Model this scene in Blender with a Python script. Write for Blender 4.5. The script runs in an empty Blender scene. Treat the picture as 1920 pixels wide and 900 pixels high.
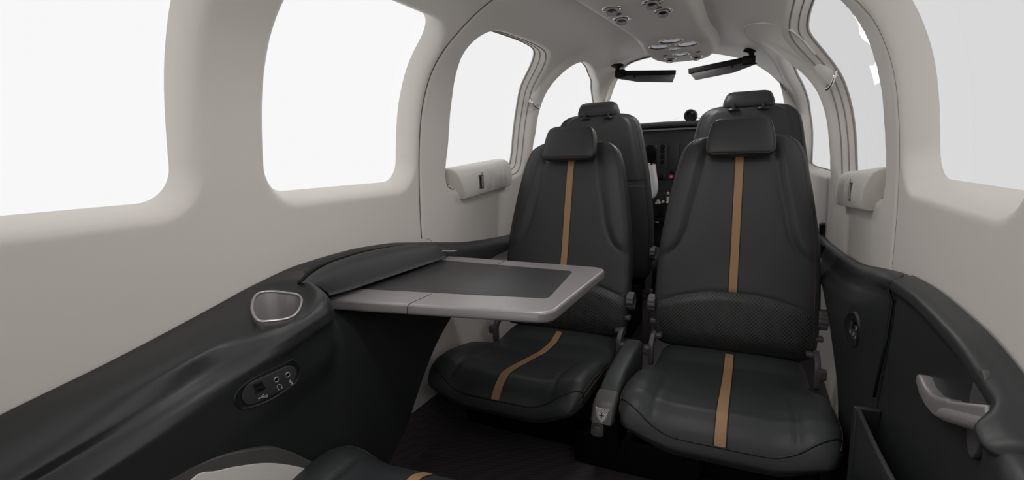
import bpy, bmesh, math, random
import numpy as np
from mathutils import Vector, Matrix, Quaternion

random.seed(4)
S = bpy.context.scene
COL = S.collection
R = math.radians

# ------------------------------------------------------------------ camera
F_PX, YAW, PIT, ROLL = 929.1, .4503, .1666, -.0289
CAM = np.array([.3353, 0., 1.0])
K_cr, K_sr = math.cos(ROLL), math.sin(ROLL)
K_cp, K_sp = math.cos(PIT), math.sin(PIT)
K_cy, K_sy = math.cos(YAW), math.sin(YAW)
def ray(px, py):
    a, b = px-960, 450-py
    a, b = a*K_cr-b*K_sr, a*K_sr+b*K_cr
    u = b*K_cp-F_PX*K_sp; h = b*K_sp+F_PX*K_cp
    return np.array([a*K_cy-h*K_sy, h*K_cy+a*K_sy, u])
cam_d = bpy.data.cameras.new('camera')
cam_d.sensor_width = 36.0
cam_d.sensor_fit = 'HORIZONTAL'
cam_d.lens = 36.0*F_PX/1920
cam_d.clip_start = .02
cam = bpy.data.objects.new('camera', cam_d)
COL.objects.link(cam)
_f = Vector(ray(960, 450)).normalized()
_r = (Vector(ray(961, 450))-Vector(ray(960, 450))).normalized()
_u = (Vector(ray(960, 449))-Vector(ray(960, 450))).normalized()
cam.matrix_world = Matrix(((_r.x, _u.x, -_f.x, CAM[0]), (_r.y, _u.y, -_f.y, CAM[1]), (_r.z, _u.z, -_f.z, CAM[2]), (0, 0, 0, 1)))
S.camera = cam

# ------------------------------------------------------------------ helpers
def srgb(c):
    return tuple(((v/255)/12.92 if v/255 <= .04045 else ((v/255+.055)/1.055)**2.4) for v in c)

MATS = {}
def mat(name, col, rough=.5, metal=0., spec=.5, bump=None, coat=0., var=0.):
    m = bpy.data.materials.new(name); m.use_nodes = True
    nt = m.node_tree; b = nt.nodes['Principled BSDF']
    b.inputs['Base Color'].default_value = (*col, 1)
    b.inputs['Roughness'].default_value = rough
    b.inputs['Metallic'].default_value = metal
    b.inputs['Specular IOR Level'].default_value = spec
    if coat:
        b.inputs['Coat Weight'].default_value = coat
    tc = nt.nodes.new('ShaderNodeTexCoord')
    if var:
        n = nt.nodes.new('ShaderNodeTexNoise'); n.inputs['Scale'].default_value = 6; n.inputs['Detail'].default_value = 4
        nt.links.new(tc.outputs['Object'], n.inputs['Vector'])
        mx = nt.nodes.new('ShaderNodeMixRGB'); mx.blend_type = 'MULTIPLY'; mx.inputs[0].default_value = 1
        mx.inputs[1].default_value = (*col, 1)
        rp = nt.nodes.new('ShaderNodeMapRange'); rp.inputs[3].default_value = 1-var; rp.inputs[4].default_value = 1+var
        nt.links.new(n.outputs['Fac'], rp.inputs[0]); nt.links.new(rp.outputs[0], mx.inputs[2])
        nt.links.new(mx.outputs[0], b.inputs['Base Color'])
    if bump:
        kind, scale, strength, dist = bump
        bp = nt.nodes.new('ShaderNodeBump'); bp.inputs['Strength'].default_value = strength; bp.inputs['Distance'].default_value = dist
        if kind == 'noise':
            n = nt.nodes.new('ShaderNodeTexNoise'); n.inputs['Scale'].default_value = scale; n.inputs['Detail'].default_value = 3
            nt.links.new(tc.outputs['Object'], n.inputs['Vector']); nt.links.new(n.outputs['Fac'], bp.inputs['Height'])
        elif kind == 'leather':
            n = nt.nodes.new('ShaderNodeTexVoronoi'); n.inputs['Scale'].default_value = scale
            nt.links.new(tc.outputs['Object'], n.inputs['Vector']); nt.links.new(n.outputs['Distance'], bp.inputs['Height'])
        nt.links.new(bp.outputs['Normal'], b.inputs['Normal'])
    MATS[name] = m
    return m

CREAM = mat('cream_liner', (.74, .70, .66), .48, spec=.35, bump=('noise', 900, .03, .001))
CREAM_B = mat('cream_trim', (.72, .69, .655), .42, spec=.4)
CONSOLE = mat('cream_console', (.66, .62, .585), .5, spec=.35)
LEATHER = mat('black_leather', (.034, .035, .037), .46, spec=.42, bump=('leather', 700, .10, .0006))
LEATHER_D = mat('black_vinyl', (.037, .040, .0425), .45, spec=.38, bump=('noise', 1200, .05, .0004))
PANEL = mat('charcoal_panel', (.0235, .0255, .0270), .40, spec=.45, bump=('noise', 1400, .05, .0004))
TAN = mat('tan_leather', (.40, .235, .125), .55, spec=.3, bump=('noise', 1500, .2, .0006))
THREAD = mat('tan_thread', (.105, .068, .043), .7, spec=.2)
PIPE = mat('dark_piping', (.022, .019, .018), .5)
METAL = mat('satin_grey_metal', (.36, .338, .343), .36, metal=.4, spec=.5)
METAL_D = mat('dark_grey_plastic', (.082, .078, .078), .42, spec=.5)
INLAY = mat('table_inlay', (.034, .034, .036), .42, spec=.45, bump=('noise', 1600, .08, .0004))
CHROME = mat('chrome', (.72, .70, .69), .18, metal=1.0)
RIM = mat('brushed_rim', (.55, .53, .53), .3, metal=.9)
BLACK = mat('matt_black', (.004, .004, .004), .6, spec=.2)
GASKET = mat('window_gasket', (.30, .272, .25), .6, spec=.2)
SEAM = mat('lining_seam', (.16, .140, .122), .7, spec=.1)
BLACK_P = mat('black_plastic', (.012, .012, .013), .45)
PLATE = mat('jack_plate_grey', (.040, .040, .043), .5, bump=('noise', 3000, .15, .0003))
WHITE_INK = mat('white_ink', (.50, .49, .48), .6)
SILVER = mat('silver_plastic', (.80, .775, .785), .35, metal=.1)
DARK_GLASS = mat('dark_screen', (.004, .004, .005), .15)
LENS = mat('lamp_lens', (.62, .62, .66), .25, spec=.6)
_b = LENS.node_tree.nodes['Principled BSDF']; _b.inputs['Emission Color'].default_value = (.93, .93, 1, 1); _b.inputs['Emission Strength'].default_value = .16
VISOR = mat('smoked_visor', (.055, .05, .053), .35)
RED = mat('red_button', srgb((190, 60, 80)), .4)
PUTTY = mat('putty_button', (.55, .52, .50), .5)

def carpet():
    m = bpy.data.materials.new('ribbed_carpet'); m.use_nodes = True
    nt = m.node_tree; b = nt.nodes['Principled BSDF']
    tc = nt.nodes.new('ShaderNodeTexCoord')
    mp = nt.nodes.new('ShaderNodeMapping'); mp.inputs['Rotation'].default_value = (0, 0, R(62))
    nt.links.new(tc.outputs['Object'], mp.inputs['Vector'])
    w = nt.nodes.new('ShaderNodeTexWave'); w.inputs['Scale'].default_value = 42; w.inputs['Distortion'].default_value = 1.0
    w.inputs['Detail'].default_value = 2; w.inputs['Detail Scale'].default_value = 6
    nt.links.new(mp.outputs[0], w.inputs['Vector'])
    n = nt.nodes.new('ShaderNodeTexNoise'); n.inputs['Scale'].default_value = 600
    nt.links.new(tc.outputs['Object'], n.inputs['Vector'])
    mx = nt.nodes.new('ShaderNodeMixRGB'); mx.inputs[0].default_value = .45
    nt.links.new(w.outputs['Fac'], mx.inputs[1]); nt.links.new(n.outputs['Fac'], mx.inputs[2])
    cr_ = nt.nodes.new('ShaderNodeValToRGB')
    cr_.color_ramp.elements[0].color = (.035, .030, .032, 1); cr_.color_ramp.elements[1].color = (.135, .118, .124, 1)
    nt.links.new(mx.outputs[0], cr_.inputs[0]); nt.links.new(cr_.outputs[0], b.inputs['Base Color'])
    b.inputs['Roughness'].default_value = .95; b.inputs['Specular IOR Level'].default_value = .1
    bp = nt.nodes.new('ShaderNodeBump'); bp.inputs['Strength'].default_value = .5; bp.inputs['Distance'].default_value = .003
    nt.links.new(mx.outputs[0], bp.inputs['Height']); nt.links.new(bp.outputs[0], b.inputs['Normal'])
    return m
CARPET = carpet()

def perforated():
    m = bpy.data.materials.new('perforated_leather'); m.use_nodes = True
    nt = m.node_tree; b = nt.nodes['Principled BSDF']
    b.inputs['Roughness'].default_value = .42
    tc = nt.nodes.new('ShaderNodeTexCoord')
    mp = nt.nodes.new('ShaderNodeMapping'); mp.inputs['Rotation'].default_value = (0, R(45), 0); mp.inputs['Scale'].default_value = (118, 118, 118)
    sep0 = nt.nodes.new('ShaderNodeSeparateXYZ'); cmb = nt.nodes.new('ShaderNodeCombineXYZ')
    nt.links.new(tc.outputs['Object'], sep0.inputs[0])
    nt.links.new(sep0.outputs[0], cmb.inputs[0]); nt.links.new(sep0.outputs[2], cmb.inputs[2])
    nt.links.new(cmb.outputs[0], mp.inputs['Vector'])
    fr = nt.nodes.new('ShaderNodeVectorMath'); fr.operation = 'FRACTION'
    nt.links.new(mp.outputs[0], fr.inputs[0])
    sb = nt.nodes.new('ShaderNodeVectorMath'); sb.operation = 'SUBTRACT'; sb.inputs[1].default_value = (.5, 0, .5)
    nt.links.new(fr.outputs[0], sb.inputs[0])
    s2 = nt.nodes.new('ShaderNodeSeparateXYZ'); c2 = nt.nodes.new('ShaderNodeCombineXYZ')
    nt.links.new(sb.outputs[0], s2.inputs[0]); nt.links.new(s2.outputs[0], c2.inputs[0]); nt.links.new(s2.outputs[2], c2.inputs[2])
    ln = nt.nodes.new('ShaderNodeVectorMath'); ln.operation = 'LENGTH'
    nt.links.new(c2.outputs[0], ln.inputs[0])
    rp = nt.nodes.new('ShaderNodeMapRange'); rp.inputs[1].default_value = .25; rp.inputs[2].default_value = .36
    nt.links.new(ln.outputs['Value'], rp.inputs[0])
    mx = nt.nodes.new('ShaderNodeMixRGB'); mx.inputs[1].default_value = (.002, .002, .002, 1); mx.inputs[2].default_value = (.034, .034, .035, 1)
    nt.links.new(rp.outputs[0], mx.inputs[0]); nt.links.new(mx.outputs[0], b.inputs['Base Color'])
    bp = nt.nodes.new('ShaderNodeBump'); bp.inputs['Strength'].default_value = .6; bp.inputs['Distance'].default_value = .001
    nt.links.new(rp.outputs[0], bp.inputs['Height']); nt.links.new(bp.outputs[0], b.inputs['Normal'])
    return m
PERF = perforated()

def glass(name, tint):
    m = bpy.data.materials.new(name); m.use_nodes = True
    nt = m.node_tree; nt.nodes.clear()
    o = nt.nodes.new('ShaderNodeOutputMaterial'); t = nt.nodes.new('ShaderNodeBsdfTransparent'); g = nt.nodes.new('ShaderNodeBsdfGlossy')
    t.inputs[0].default_value = (*tint, 1); g.inputs['Roughness'].default_value = .03
    mx = nt.nodes.new('ShaderNodeMixShader'); mx.inputs[0].default_value = .02
    nt.links.new(t.outputs[0], mx.inputs[1]); nt.links.new(g.outputs[0], mx.inputs[2]); nt.links.new(mx.outputs[0], o.inputs[0])
    return m
SKY = 1.74
def shade(name, seen):
    """window tint that brings the sky down to the value seen through it"""
    return glass(name, tuple(min(1., v/SKY/.98) for v in seen))
GLASS_CLEAR = glass('clear_acrylic', (1, 1, 1))
GLASS_CABIN = shade('light_tint_acrylic', (.935, .935, .935))
GLASS_FRAME = shade('middle_tint_acrylic', (.868, .868, .868))
GLASS_SOFT = shade('windscreen_tint_acrylic', (.905, .905, .905))
GLASS_GREY = shade('grey_tint_acrylic', (.69, .69, .695))
GLASS_GREY_B = shade('darker_grey_tint_acrylic', (.64, .64, .645))

class MB:
    """collects verts / faces (world coordinates) for one mesh"""
    def __init__(s): s.v = []; s.f = []; s.flat = set()
    def add(s, v, f, flat=False):
        o = len(s.v); s.v.extend([tuple(map(float, p)) for p in v])
        for q in f:
            if flat: s.flat.add(len(s.f))
            s.f.append([i+o for i in q])
        return s
    def grid(s, P, cu=False, cv=False, cap0=False, cap1=False):
        P = np.asarray(P, float); n, m = P.shape[:2]
        f = []
        for i in range(n if cu else n-1):
            for j in range(m if cv else m-1):
                i2, j2 = (i+1) % n, (j+1) % m
                f.append([i*m+j, i2*m+j, i2*m+j2, i*m+j2])
        if cap0: f.append([j for j in range(m)][::-1])
        if cap1: f.append([(n-1)*m+j for j in range(m)])
        return s.add(P.reshape(-1, 3), f)
    def tube(s, pts, r, n=10, closed=False, cap=True, flatz=1.):
        pts = [Vector(p) for p in pts]; N = len(pts)
        rr = r if hasattr(r, '__len__') else [r]*N
        T = []
        for i in range(N):
            a = pts[(i-1) % N] if (closed or i > 0) else pts[i]
            b = pts[(i+1) % N] if (closed or i < N-1) else pts[i]
            T.append((b-a).normalized())
        up = Vector((0, 0, 1)) if abs(T[0].z) < .9 else Vector((1, 0, 0))
        nrm = (up-T[0]*up.dot(T[0])).normalized()
        P = []
        for i in range(N):
            nrm = (nrm-T[i]*nrm.dot(T[i])).normalized(); bi = T[i].cross(nrm)
            P.append([pts[i]+(nrm*math.cos(2*math.pi*k/n)*flatz+bi*math.sin(2*math.pi*k/n))*rr[i] for k in range(n)])
        return s.grid(np.array(P), cu=closed, cv=True, cap0=cap and not closed, cap1=cap and not closed)
    def lathe(s, prof, origin, axis=(0, 0, 1), n=28, xdir=None, sx=1., sy_=1.):
        ax = Vector(axis).normalized()
        x = Vector(xdir) if xdir else (Vector((1, 0, 0)) if abs(ax.x) < .9 else Vector((0, 1, 0)))
        x = (x-ax*x.dot(ax)).normalized(); y = ax.cross(x); o = Vector(origin)
        P = [[o+ax*h+(x*math.cos(2*math.pi*k/n)*sx+y*math.sin(2*math.pi*k/n)*sy_)*r for k in range(n)] for r, h in prof]
        return s.grid(np.array(P), cv=True, cap0=prof[0][0] > 1e-5, cap1=prof[-1][0] > 1e-5)
    def bm(s, bm):
        bm.verts.index_update()
        return s.add([v.co[:] for v in bm.verts], [[v.index for v in f.verts] for f in bm.faces])
    def box(s, c, size, bev=.004, seg=3, M=None):
        bm = bmesh.new(); bmesh.ops.create_cube(bm, size=1)
        for v in bm.verts: v.co = Vector((v.co.x*size[0], v.co.y*size[1], v.co.z*size[2]))
        if bev: bmesh.ops.bevel(bm, geom=list(bm.edges), offset=min(bev, min(size)*.49), segments=seg, profile=.5, affect='EDGES')
        for v in bm.verts:
            if M is not None: v.co = M @ v.co
            v.co += Vector(c)
        s.bm(bm); bm.free(); return s
    def prism(s, outline, th, bev=.002, seg=3, M=None):
        """2-D outline (x,y) extruded -th..0 along z, top edge bevelled, then moved by M"""
        bm = bmesh.new(); o = outline
        a = sum(o[i][0]*o[(i+1) % len(o)][1]-o[(i+1) % len(o)][0]*o[i][1] for i in range(len(o)))
        if a < 0: o = o[::-1]
        vs = [bm.verts.new((p[0], p[1], 0)) for p in o]
        f = bm.faces.new(vs)
        ex = bmesh.ops.extrude_face_region(bm, geom=[f])
        vv = [g for g in ex['geom'] if isinstance(g, bmesh.types.BMVert)]
        for v in vv: v.co.z -= th
        bm.faces.ensure_lookup_table(); bm.normal_update()
        if bev:
            ed = [e for e in bm.edges if abs(e.verts[0].co.z-e.verts[1].co.z) < 1e-7]
            bmesh.ops.bevel(bm, geom=ed, offset=bev, segments=seg, profile=.5, affect='EDGES', clamp_overlap=True)
        bmesh.ops.recalc_face_normals(bm, faces=list(bm.faces))
        if M is not None:
            for v in bm.verts: v.co = M @ v.co
        s.bm(bm); bm.free(); return s

def world_loc(o):
    l = Vector((0, 0, 0))
    while o: l = l+o.location; o = o.parent
    return l

def obj(name, mb, m, parent=None, loc=None, smooth=True, angle=40, normals=None):
    """link one mesh object; geometry is given in world coordinates"""
    if parent is not None: base = world_loc(parent)
    else: base = Vector(loc) if loc is not None else Vector((0, 0, 0))
    me = bpy.data.meshes.new(name)
    V = np.array(mb.v, dtype=float)-np.array(base)
    me.from_pydata(V.tolist(), [], mb.f); me.update()
    bm = bmesh.new(); bm.from_mesh(me)
    if normals is None: bmesh.ops.recalc_face_normals(bm, faces=list(bm.faces))
    bm.to_mesh(me); bm.free()
    me.materials.append(m)
    o = bpy.data.objects.new(name, me); COL.objects.link(o)
    if parent is not None: o.parent = parent
    else: o.location = base
    if smooth:
        me.shade_smooth()
        if normals is not None:
            me.normals_split_custom_set_from_vertices(normals)
        elif angle:
            me.set_sharp_from_angle(angle=R(angle))
    return o

def thing(name, label, cat, loc=(0, 0, 0), group=None):
    o = bpy.data.objects.new(name, None); COL.objects.link(o)
    o.empty_display_size = .05; o.location = loc
    return tag(o, label, cat, group)
def tag(o, label, cat, group=None):
    o['label'] = label; o['category'] = cat
    if group: o['group'] = group
    return o
def struct(o, label=None, cat=None):
    o['kind'] = 'structure'
    if label: o['label'] = label
    if cat: o['category'] = cat
    return o

def cr_spline(P, n, closed=False):
    P = np.asarray(P, float); N = len(P); out = []
    seg = N if closed else N-1
    for i in range(seg):
        if closed: p0, p1, p2, p3 = P[(i-1) % N], P[i], P[(i+1) % N], P[(i+2) % N]
        else: p0, p1, p2, p3 = P[max(i-1, 0)], P[i], P[i+1], P[min(i+2, N-1)]
        for k in range(n):
            t = k/n
            out.append(.5*((2*p1)+(-p0+p2)*t+(2*p0-5*p1+4*p2-p3)*t*t+(-p0+3*p1-3*p2+p3)*t**3))
    if not closed: out.append(P[-1])
    return np.array(out)

def pchip(x, xs, ys):
    """smooth monotone-ish interpolation (vectorised)"""
    xs = np.asarray(xs, float); ys = np.asarray(ys, float)
    h = np.diff(xs); d = np.diff(ys)/h; m = np.zeros_like(ys)
    m[0], m[-1] = d[0], d[-1]
    for i in range(1, len(xs)-1):
        m[i] = 0 if d[i-1]*d[i] <= 0 else 3*(h[i-1]+h[i])/((2*h[i]+h[i-1])/d[i-1]+(h[i]+2*h[i-1])/d[i])
    x = np.clip(np.asarray(x, float), xs[0], xs[-1])
    i = np.clip(np.searchsorted(xs, x)-1, 0, len(xs)-2)
    t = (x-xs[i])/h[i]
    return ((1+2*t)*(1-t)**2*ys[i]+t*(1-t)**2*h[i]*m[i]+t*t*(3-2*t)*ys[i+1]+t*t*(t-1)*h[i]*m[i+1])

def sstep(x, a, b):
    t = np.clip((x-a)/(b-a), 0, 1); return t*t*(3-2*t)

# ------------------------------------------------------------------ the shell of the cabin
FLOOR = .08
HP = np.array([(.0, 1.488), (.1, 1.483), (.2, 1.468), (.30, 1.442), (.385, 1.402), (.455, 1.353), (.505, 1.31), (.545, 1.26), (.570, 1.21), (.590, 1.15), (.603, 1.08), (.612, 1.0), (.618, .9), (.62, .8), (.62, .7), (.618, .55), (.608, .35), (.585, .15), (.55, .0)])
_d = cr_spline(HP, 12)
# smooth the profile a little, then arc length
for _ in range(6): _d[1:-1] = .5*_d[1:-1]+.25*(_d[2:]+_d[:-2])
_al = np.r_[0, np.cumsum(np.linalg.norm(np.diff(_d, axis=0), axis=1))]
SMAX = _al[-1]
def prof(s):
    """signed arc length (0 = crown, - left, + right) -> x, z, outward normal (nx, nz)"""
    s = np.asarray(s, float); a = np.abs(s)
    x = np.interp(a, _al, _d[:, 0]); z = np.interp(a, _al, _d[:, 1])
    e = .012
    a0, a1 = np.clip(a-e, 0, SMAX), np.clip(a+e, 0, SMAX)
    tx = np.interp(a1, _al, _d[:, 0])-np.interp(a0, _al, _d[:, 0]); tz = np.interp(a1, _al, _d[:, 1])-np.interp(a0, _al, _d[:, 1])
    L = np.hypot(tx, tz); nx, nz = -tz/L, tx/L
    sg = np.where(s < 0, -1., 1.)
    nx = np.where(a < e, 0, nx)
    return x*sg, z, nx*sg, np.where(a < e, 1., nz)
def hw(z): return np.interp(z, _d[::-1, 1], _d[::-1, 0])
def z2s(z): return np.interp(z, _d[::-1, 1], _al[::-1])
def tilt(x, y, z):
    return z-.060*x*sstep(y, 1.25, 2.1)
def shell_pt(y, s, off):
    x, z, nx, nz = prof(s)
    X = x+nx*off; Z = z+nz*off
    return np.stack([X, np.broadcast_to(y, X.shape), tilt(X, np.asarray(y), Z)], -1)

def rr(y0, y1, s0, s1, r, n=10):
    """rounded rectangle in (y, s); r = radii at (y0s0, y1s0, y1s1, y0s1)"""
    out = []
    for (cx, cs, rad, a0) in ((y0, s0, r[0], 180), (y1, s0, r[1], 270), (y1, s1, r[2], 0), (y0, s1, r[3], 90)):
        ox = cx+(rad if cx == y0 else -rad); os_ = cs+(rad if cs == s0 else -rad)
        for k in range(n+1):
            a = R(a0+90*k/n); out.append((ox+rad*math.cos(a), os_+rad*math.sin(a)))
    return np.array(out)

def smooth_poly(P, n=8): return cr_spline(P, n, closed=True)

# hole outlines in (y, |s|): crown side first
def zs(pts): return np.array([(y, float(z2s(z))) for y, z in pts])
sT, sB = float(z2s(1.352)), float(z2s(.932))
HOLES = []          # (name, side, outline, kind, depth)
for side in (-1, 1):
    for (a, b) in ((-.62, -.13), (.085, .580), (.770, 1.257)):
        HOLES.append(('cabin', side, rr(a, b, sT, sB, (.07, .085, .065, .065)), 'soft', .055))
    HOLES.append(('frame', side, smooth_poly(zs([(y_-(.045 if side > 0 and y_ < 1.6 else 0), z_) for y_, z_ in [(1.505, .93), (1.518, 1.05), (1.510, 1.18), (1.484, 1.265), (1.454, 1.325), (1.460, 1.354), (1.51, 1.364), (1.65, 1.366), (1.82, 1.364), (1.95, 1.353), (2.038, 1.310), (2.07, 1.235), (2.095, 1.155), (2.095, 1.05), (2.085, .96), (2.04, .918), (1.8, .912), (1.57, .912)]])), 'step', .055))
    W4 = smooth_poly(zs([(y_+(.05 if side < 0 and y_ > 2.4 else 0), z_+(.014 if side < 0 and y_ > 2.28 and z_ > 1.1 else 0)) for y_, z_ in [(2.265, .955), (2.245, 1.10), (2.25, 1.23), (2.265, 1.315), (2.31, 1.368), (2.44, 1.366), (2.60, 1.346), (2.72, 1.330), (2.83, 1.305), (3.03, 1.255), (3.23, 1.190), (3.38, 1.06), (3.44, .98), (3.40, .945), (2.9, .938)]]))
    HOLES.append(('cockpit', side, W4, 'soft4', .045))

def sdf(P, poly):
    """signed distance, negative inside"""
    A = poly; B = np.roll(poly, -1, axis=0)
    d = np.full(len(P), 1e9); ins = np.zeros(len(P), bool)
    for a, b in zip(A, B):
        e = b-a; w = P-a
        t = np.clip((w@e)/max(e@e, 1e-12), 0, 1)
        d = np.minimum(d, np.hypot(*(w-np.outer(t, e)).T))
        c = ((a[1] <= P[:, 1]) & (b[1] > P[:, 1])) | ((b[1] <= P[:, 1]) & (a[1] > P[:, 1]))
        xi = a[0]+(P[:, 1]-a[1])*(b[0]-a[0])/np.where(abs(b[1]-a[1]) < 1e-12, 1e-12, b[1]-a[1])
        ins ^= c & (P[:, 0] < xi)
    return np.where(ins, -d, d)

def yA(s):
    """front end of the side lining"""
    z = prof(s)[1]
    return np.interp(z, [0, .9, 1.0, 1.2, 1.3, 1.4, 1.45, 1.49], [3.62, 3.60, 3.52, 3.33, 3.14, 2.86, 2.74, 2.70])

def build_shell():
    ys = np.r_[np.arange(-.95, .0, .03), np.arange(0, 3.64, .0075)]
    ss = np.linspace(-SMAX, SMAX, 561)
    Y, Sg = np.meshgrid(ys, ss, indexing='ij')
    P = np.stack([Y.ravel(), Sg.ravel()], -1)
    off = np.zeros(len(P)); clip = np.full(len(P), 1.0)
    for (nm, side, poly, kind, dep) in HOLES:
        pl = poly*np.array([1, side])
        lo, hi = pl.min(0)-.09, pl.max(0)+.09
        k = np.where((P[:, 0] > lo[0]) & (P[:, 0] < hi[0]) & (P[:, 1] > lo[1]) & (P[:, 1] < hi[1]))[0]
        d = sdf(P[k], pl)
        dd = np.maximum(d, -.012)
        if kind == 'soft':
            rad = .036; D = dep*np.clip(1-dd/rad, 0, 2)**2.1
        elif kind == 'soft4':
            rad = .034; D = dep*np.clip(1-dd/rad, 0, 2)**2.0
        else:
            D = dep*np.clip(1-dd/.050, 0, 2)**1.35
        off[k] += D
        clip[k] = np.minimum(clip[k], d)
    # pillar ring between frame window and cockpit window
    a = np.abs(P[:, 1]); zz = prof(P[:, 1])[1]
    pil = sstep(P[:, 0], 2.125, 2.165)*(1-sstep(P[:, 0], 2.185, 2.25))
    off -= .017*pil*sstep(a, .30, .52)*sstep(zz, .80, 1.0)
    # panel seam in the lining
    off += .004*np.exp(-((P[:, 0]-1.306)/.0035)**2)*(zz > .60)
    off -= .0015*sstep(P[:, 0], 1.306, 1.312)*(1-sstep(P[:, 0], 1.36, 1.48))
    clip = np.minimum(clip, yA(P[:, 1])-P[:, 0])
    V = shell_pt(P[:, 0], P[:, 1], off)
    n, m = Y.shape
    G = V.reshape(n, m, 3)
    # normals over the whole sheet so that the split objects still shade as one
    du = np.gradient(G, axis=0); dv = np.gradient(G, axis=1)
    N = np.cross(dv, du); N /= np.linalg.norm(N, axis=2, keepdims=True)+1e-12
    inward = np.stack([-prof(Sg)[2], np.zeros_like(Y), -prof(Sg)[3]], -1)
    N *= np.sign(np.median((N*inward).sum(2)))
    N = N.reshape(-1, 3)
    cl = clip
    parts = {'wall_left': [], 'ceiling': [], 'wall_right': []}
    VL = list(map(tuple, V)); NL = list(map(tuple, N)); edge = {}
    def cut(i, j):
        key = (min(i, j), max(i, j))
        if key not in edge:
            t = cl[i]/(cl[i]-cl[j])
            edge[key] = len(VL)
            pq = P[i]+(P[j]-P[i])*t
            VL.append(tuple(V[i]+(V[j]-V[i])*t))
            nn = N[i] if cl[i] > cl[j] else N[j]      # keep the lining side's normal
            NL.append(tuple(nn))
        return edge[key]
    idx = np.arange(n*m).reshape(n, m)
    q = np.stack([idx[:-1, :-1], idx[1:, :-1], idx[1:, 1:], idx[:-1, 1:]], -1).reshape(-1, 4)
    sm = .5*(ss[:-1]+ss[1:]); sc = np.tile(sm, n-1)
    pos = (cl[q] > 0).sum(1)
    sC = .42
    for f, k, s_ in zip(q.tolist(), pos.tolist(), sc.tolist()):
        if k == 0: continue
        if k < 4:
            g = []
            for a_, b_ in zip(f, f[1:]+f[:1]):
                if cl[a_] > 0: g.append(a_)
                if (cl[a_] > 0) != (cl[b_] > 0): g.append(cut(a_, b_))
            f = g
            if len(f) < 3: continue
        parts['ceiling' if abs(s_) < sC else ('wall_left' if s_ < 0 else 'wall_right')].append(f)
    VA = np.array(VL); NA = np.array(NL)
    for nm, fs in parts.items():
        used = np.unique(np.concatenate([np.array(f) for f in fs]))
        rem = np.full(len(VA), -1); rem[used] = np.arange(len(used))
        f0 = fs[len(fs)//2]; g = VA[f0]
        fl = np.dot(np.cross(g[1]-g[0], g[2]-g[0]), NA[f0[0]]) < 0
        mb = MB(); mb.v = VA[used].tolist(); mb.f = [[int(rem[i]) for i in (f[::-1] if fl else f)] for f in fs]
        # face winding towards the inside
        o = obj(nm, mb, CREAM, normals=NA[used].tolist())
        struct(o)
build_shell()

def pane(i, side, poly, off, m, cut_poly=None):
    pl = poly*np.array([1, side])
    lo, hi = pl.min(0)-.04, pl.max(0)+.04
    ys = np.arange(lo[0], hi[0]+.01, .01); ss = np.arange(lo[1], hi[1]+.01, .01)
    Y, Q = np.meshgrid(ys, ss, indexing='ij'); P = np.stack([Y.ravel(), Q.ravel()], -1)
    c = .026-sdf(P, pl)
    if cut_poly is not None: c = np.minimum(c, sdf(P, cut_poly))
    n, m_ = Y.shape
    mb = MB(); V0 = shell_pt(P[:, 0], P[:, 1], off)
    verts = V0.tolist(); edge = {}; F = []
    def cut(a, b):
        k = (min(a, b), max(a, b))
        if k not in edge:
            t = c[a]/(c[a]-c[b]); edge[k] = len(verts); verts.append((V0[a]+(V0[b]-V0[a])*t).tolist())
        return edge[k]
    for a in range(n-1):
        for b in range(m_-1):
            f = [a*m_+b, (a+1)*m_+b, (a+1)*m_+b+1, a*m_+b+1]
            g = []
            for p, q in zip(f, f[1:]+f[:1]):
                if c[p] > 0: g.append(p)
                if (c[p] > 0) != (c[q] > 0): g.append(cut(p, q))
            if len(g) >= 3: F.append(g)
    used = sorted({k for f in F for k in f}); rem = {k: x for x, k in enumerate(used)}
    mb.v = [verts[k] for k in used]; mb.f = [[rem[k] for k in f] for f in F]
    o = obj('window_%d' % i, mb, m); struct(o)
    return o
def CUTOUT(off):
    # ragged hole added in the right middle pane to show a white patch
    px = [(1578, -12), (1584, 6), (1596, 20), (1603, 33), (1610, 48), (1611, 62), (1618, 77), (1627, 80), (1634, 89), (1641, 104), (1643, 115), (1639, 123), (1634, 124), (1629, 124), (1637, 144), (1639, 161), (1653, 153), (1672, 145), (1672, 90), (1640, 10), (1610, -20)]
    out = []; ss_ = np.linspace(.15, 1.3, 1200)
    for p in px:
        r = ray(*p); best = None
        y = np.full(len(ss_), 1.7)
        for _ in range(4):
            Q = shell_pt(y, ss_, off)
            # signed distance of the profile points from the ray's trace in the x-z plane
            f = (Q[:, 0]-CAM[0])*r[2]-(Q[:, 2]-CAM[2])*r[0]
            k = np.where(f[:-1]*f[1:] <= 0)[0]
            k = k[-1] if len(k) else int(np.argmin(abs(f)))
            t = (Q[k, 0]-CAM[0])/r[0]; y = np.full(len(ss_), t*r[1])
        out.append((y[0], ss_[k]))
    return np.array(out)
_wi = 1
for (nm, side, poly, kind, dep) in HOLES:
    hid = poly[:, 0].max() < 0 or (side > 0 and poly[:, 0].max() < .7)
    if hid: m = GLASS_CLEAR
    elif side < 0: m = GLASS_CABIN if nm == 'cabin' else GLASS_FRAME
    else: m = GLASS_GREY_B if nm == 'frame' else GLASS_GREY
    pane(_wi, side, poly, dep+.0015, m, CUTOUT(dep+.0015) if (side > 0 and nm == 'frame') else None); _wi += 1

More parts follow.
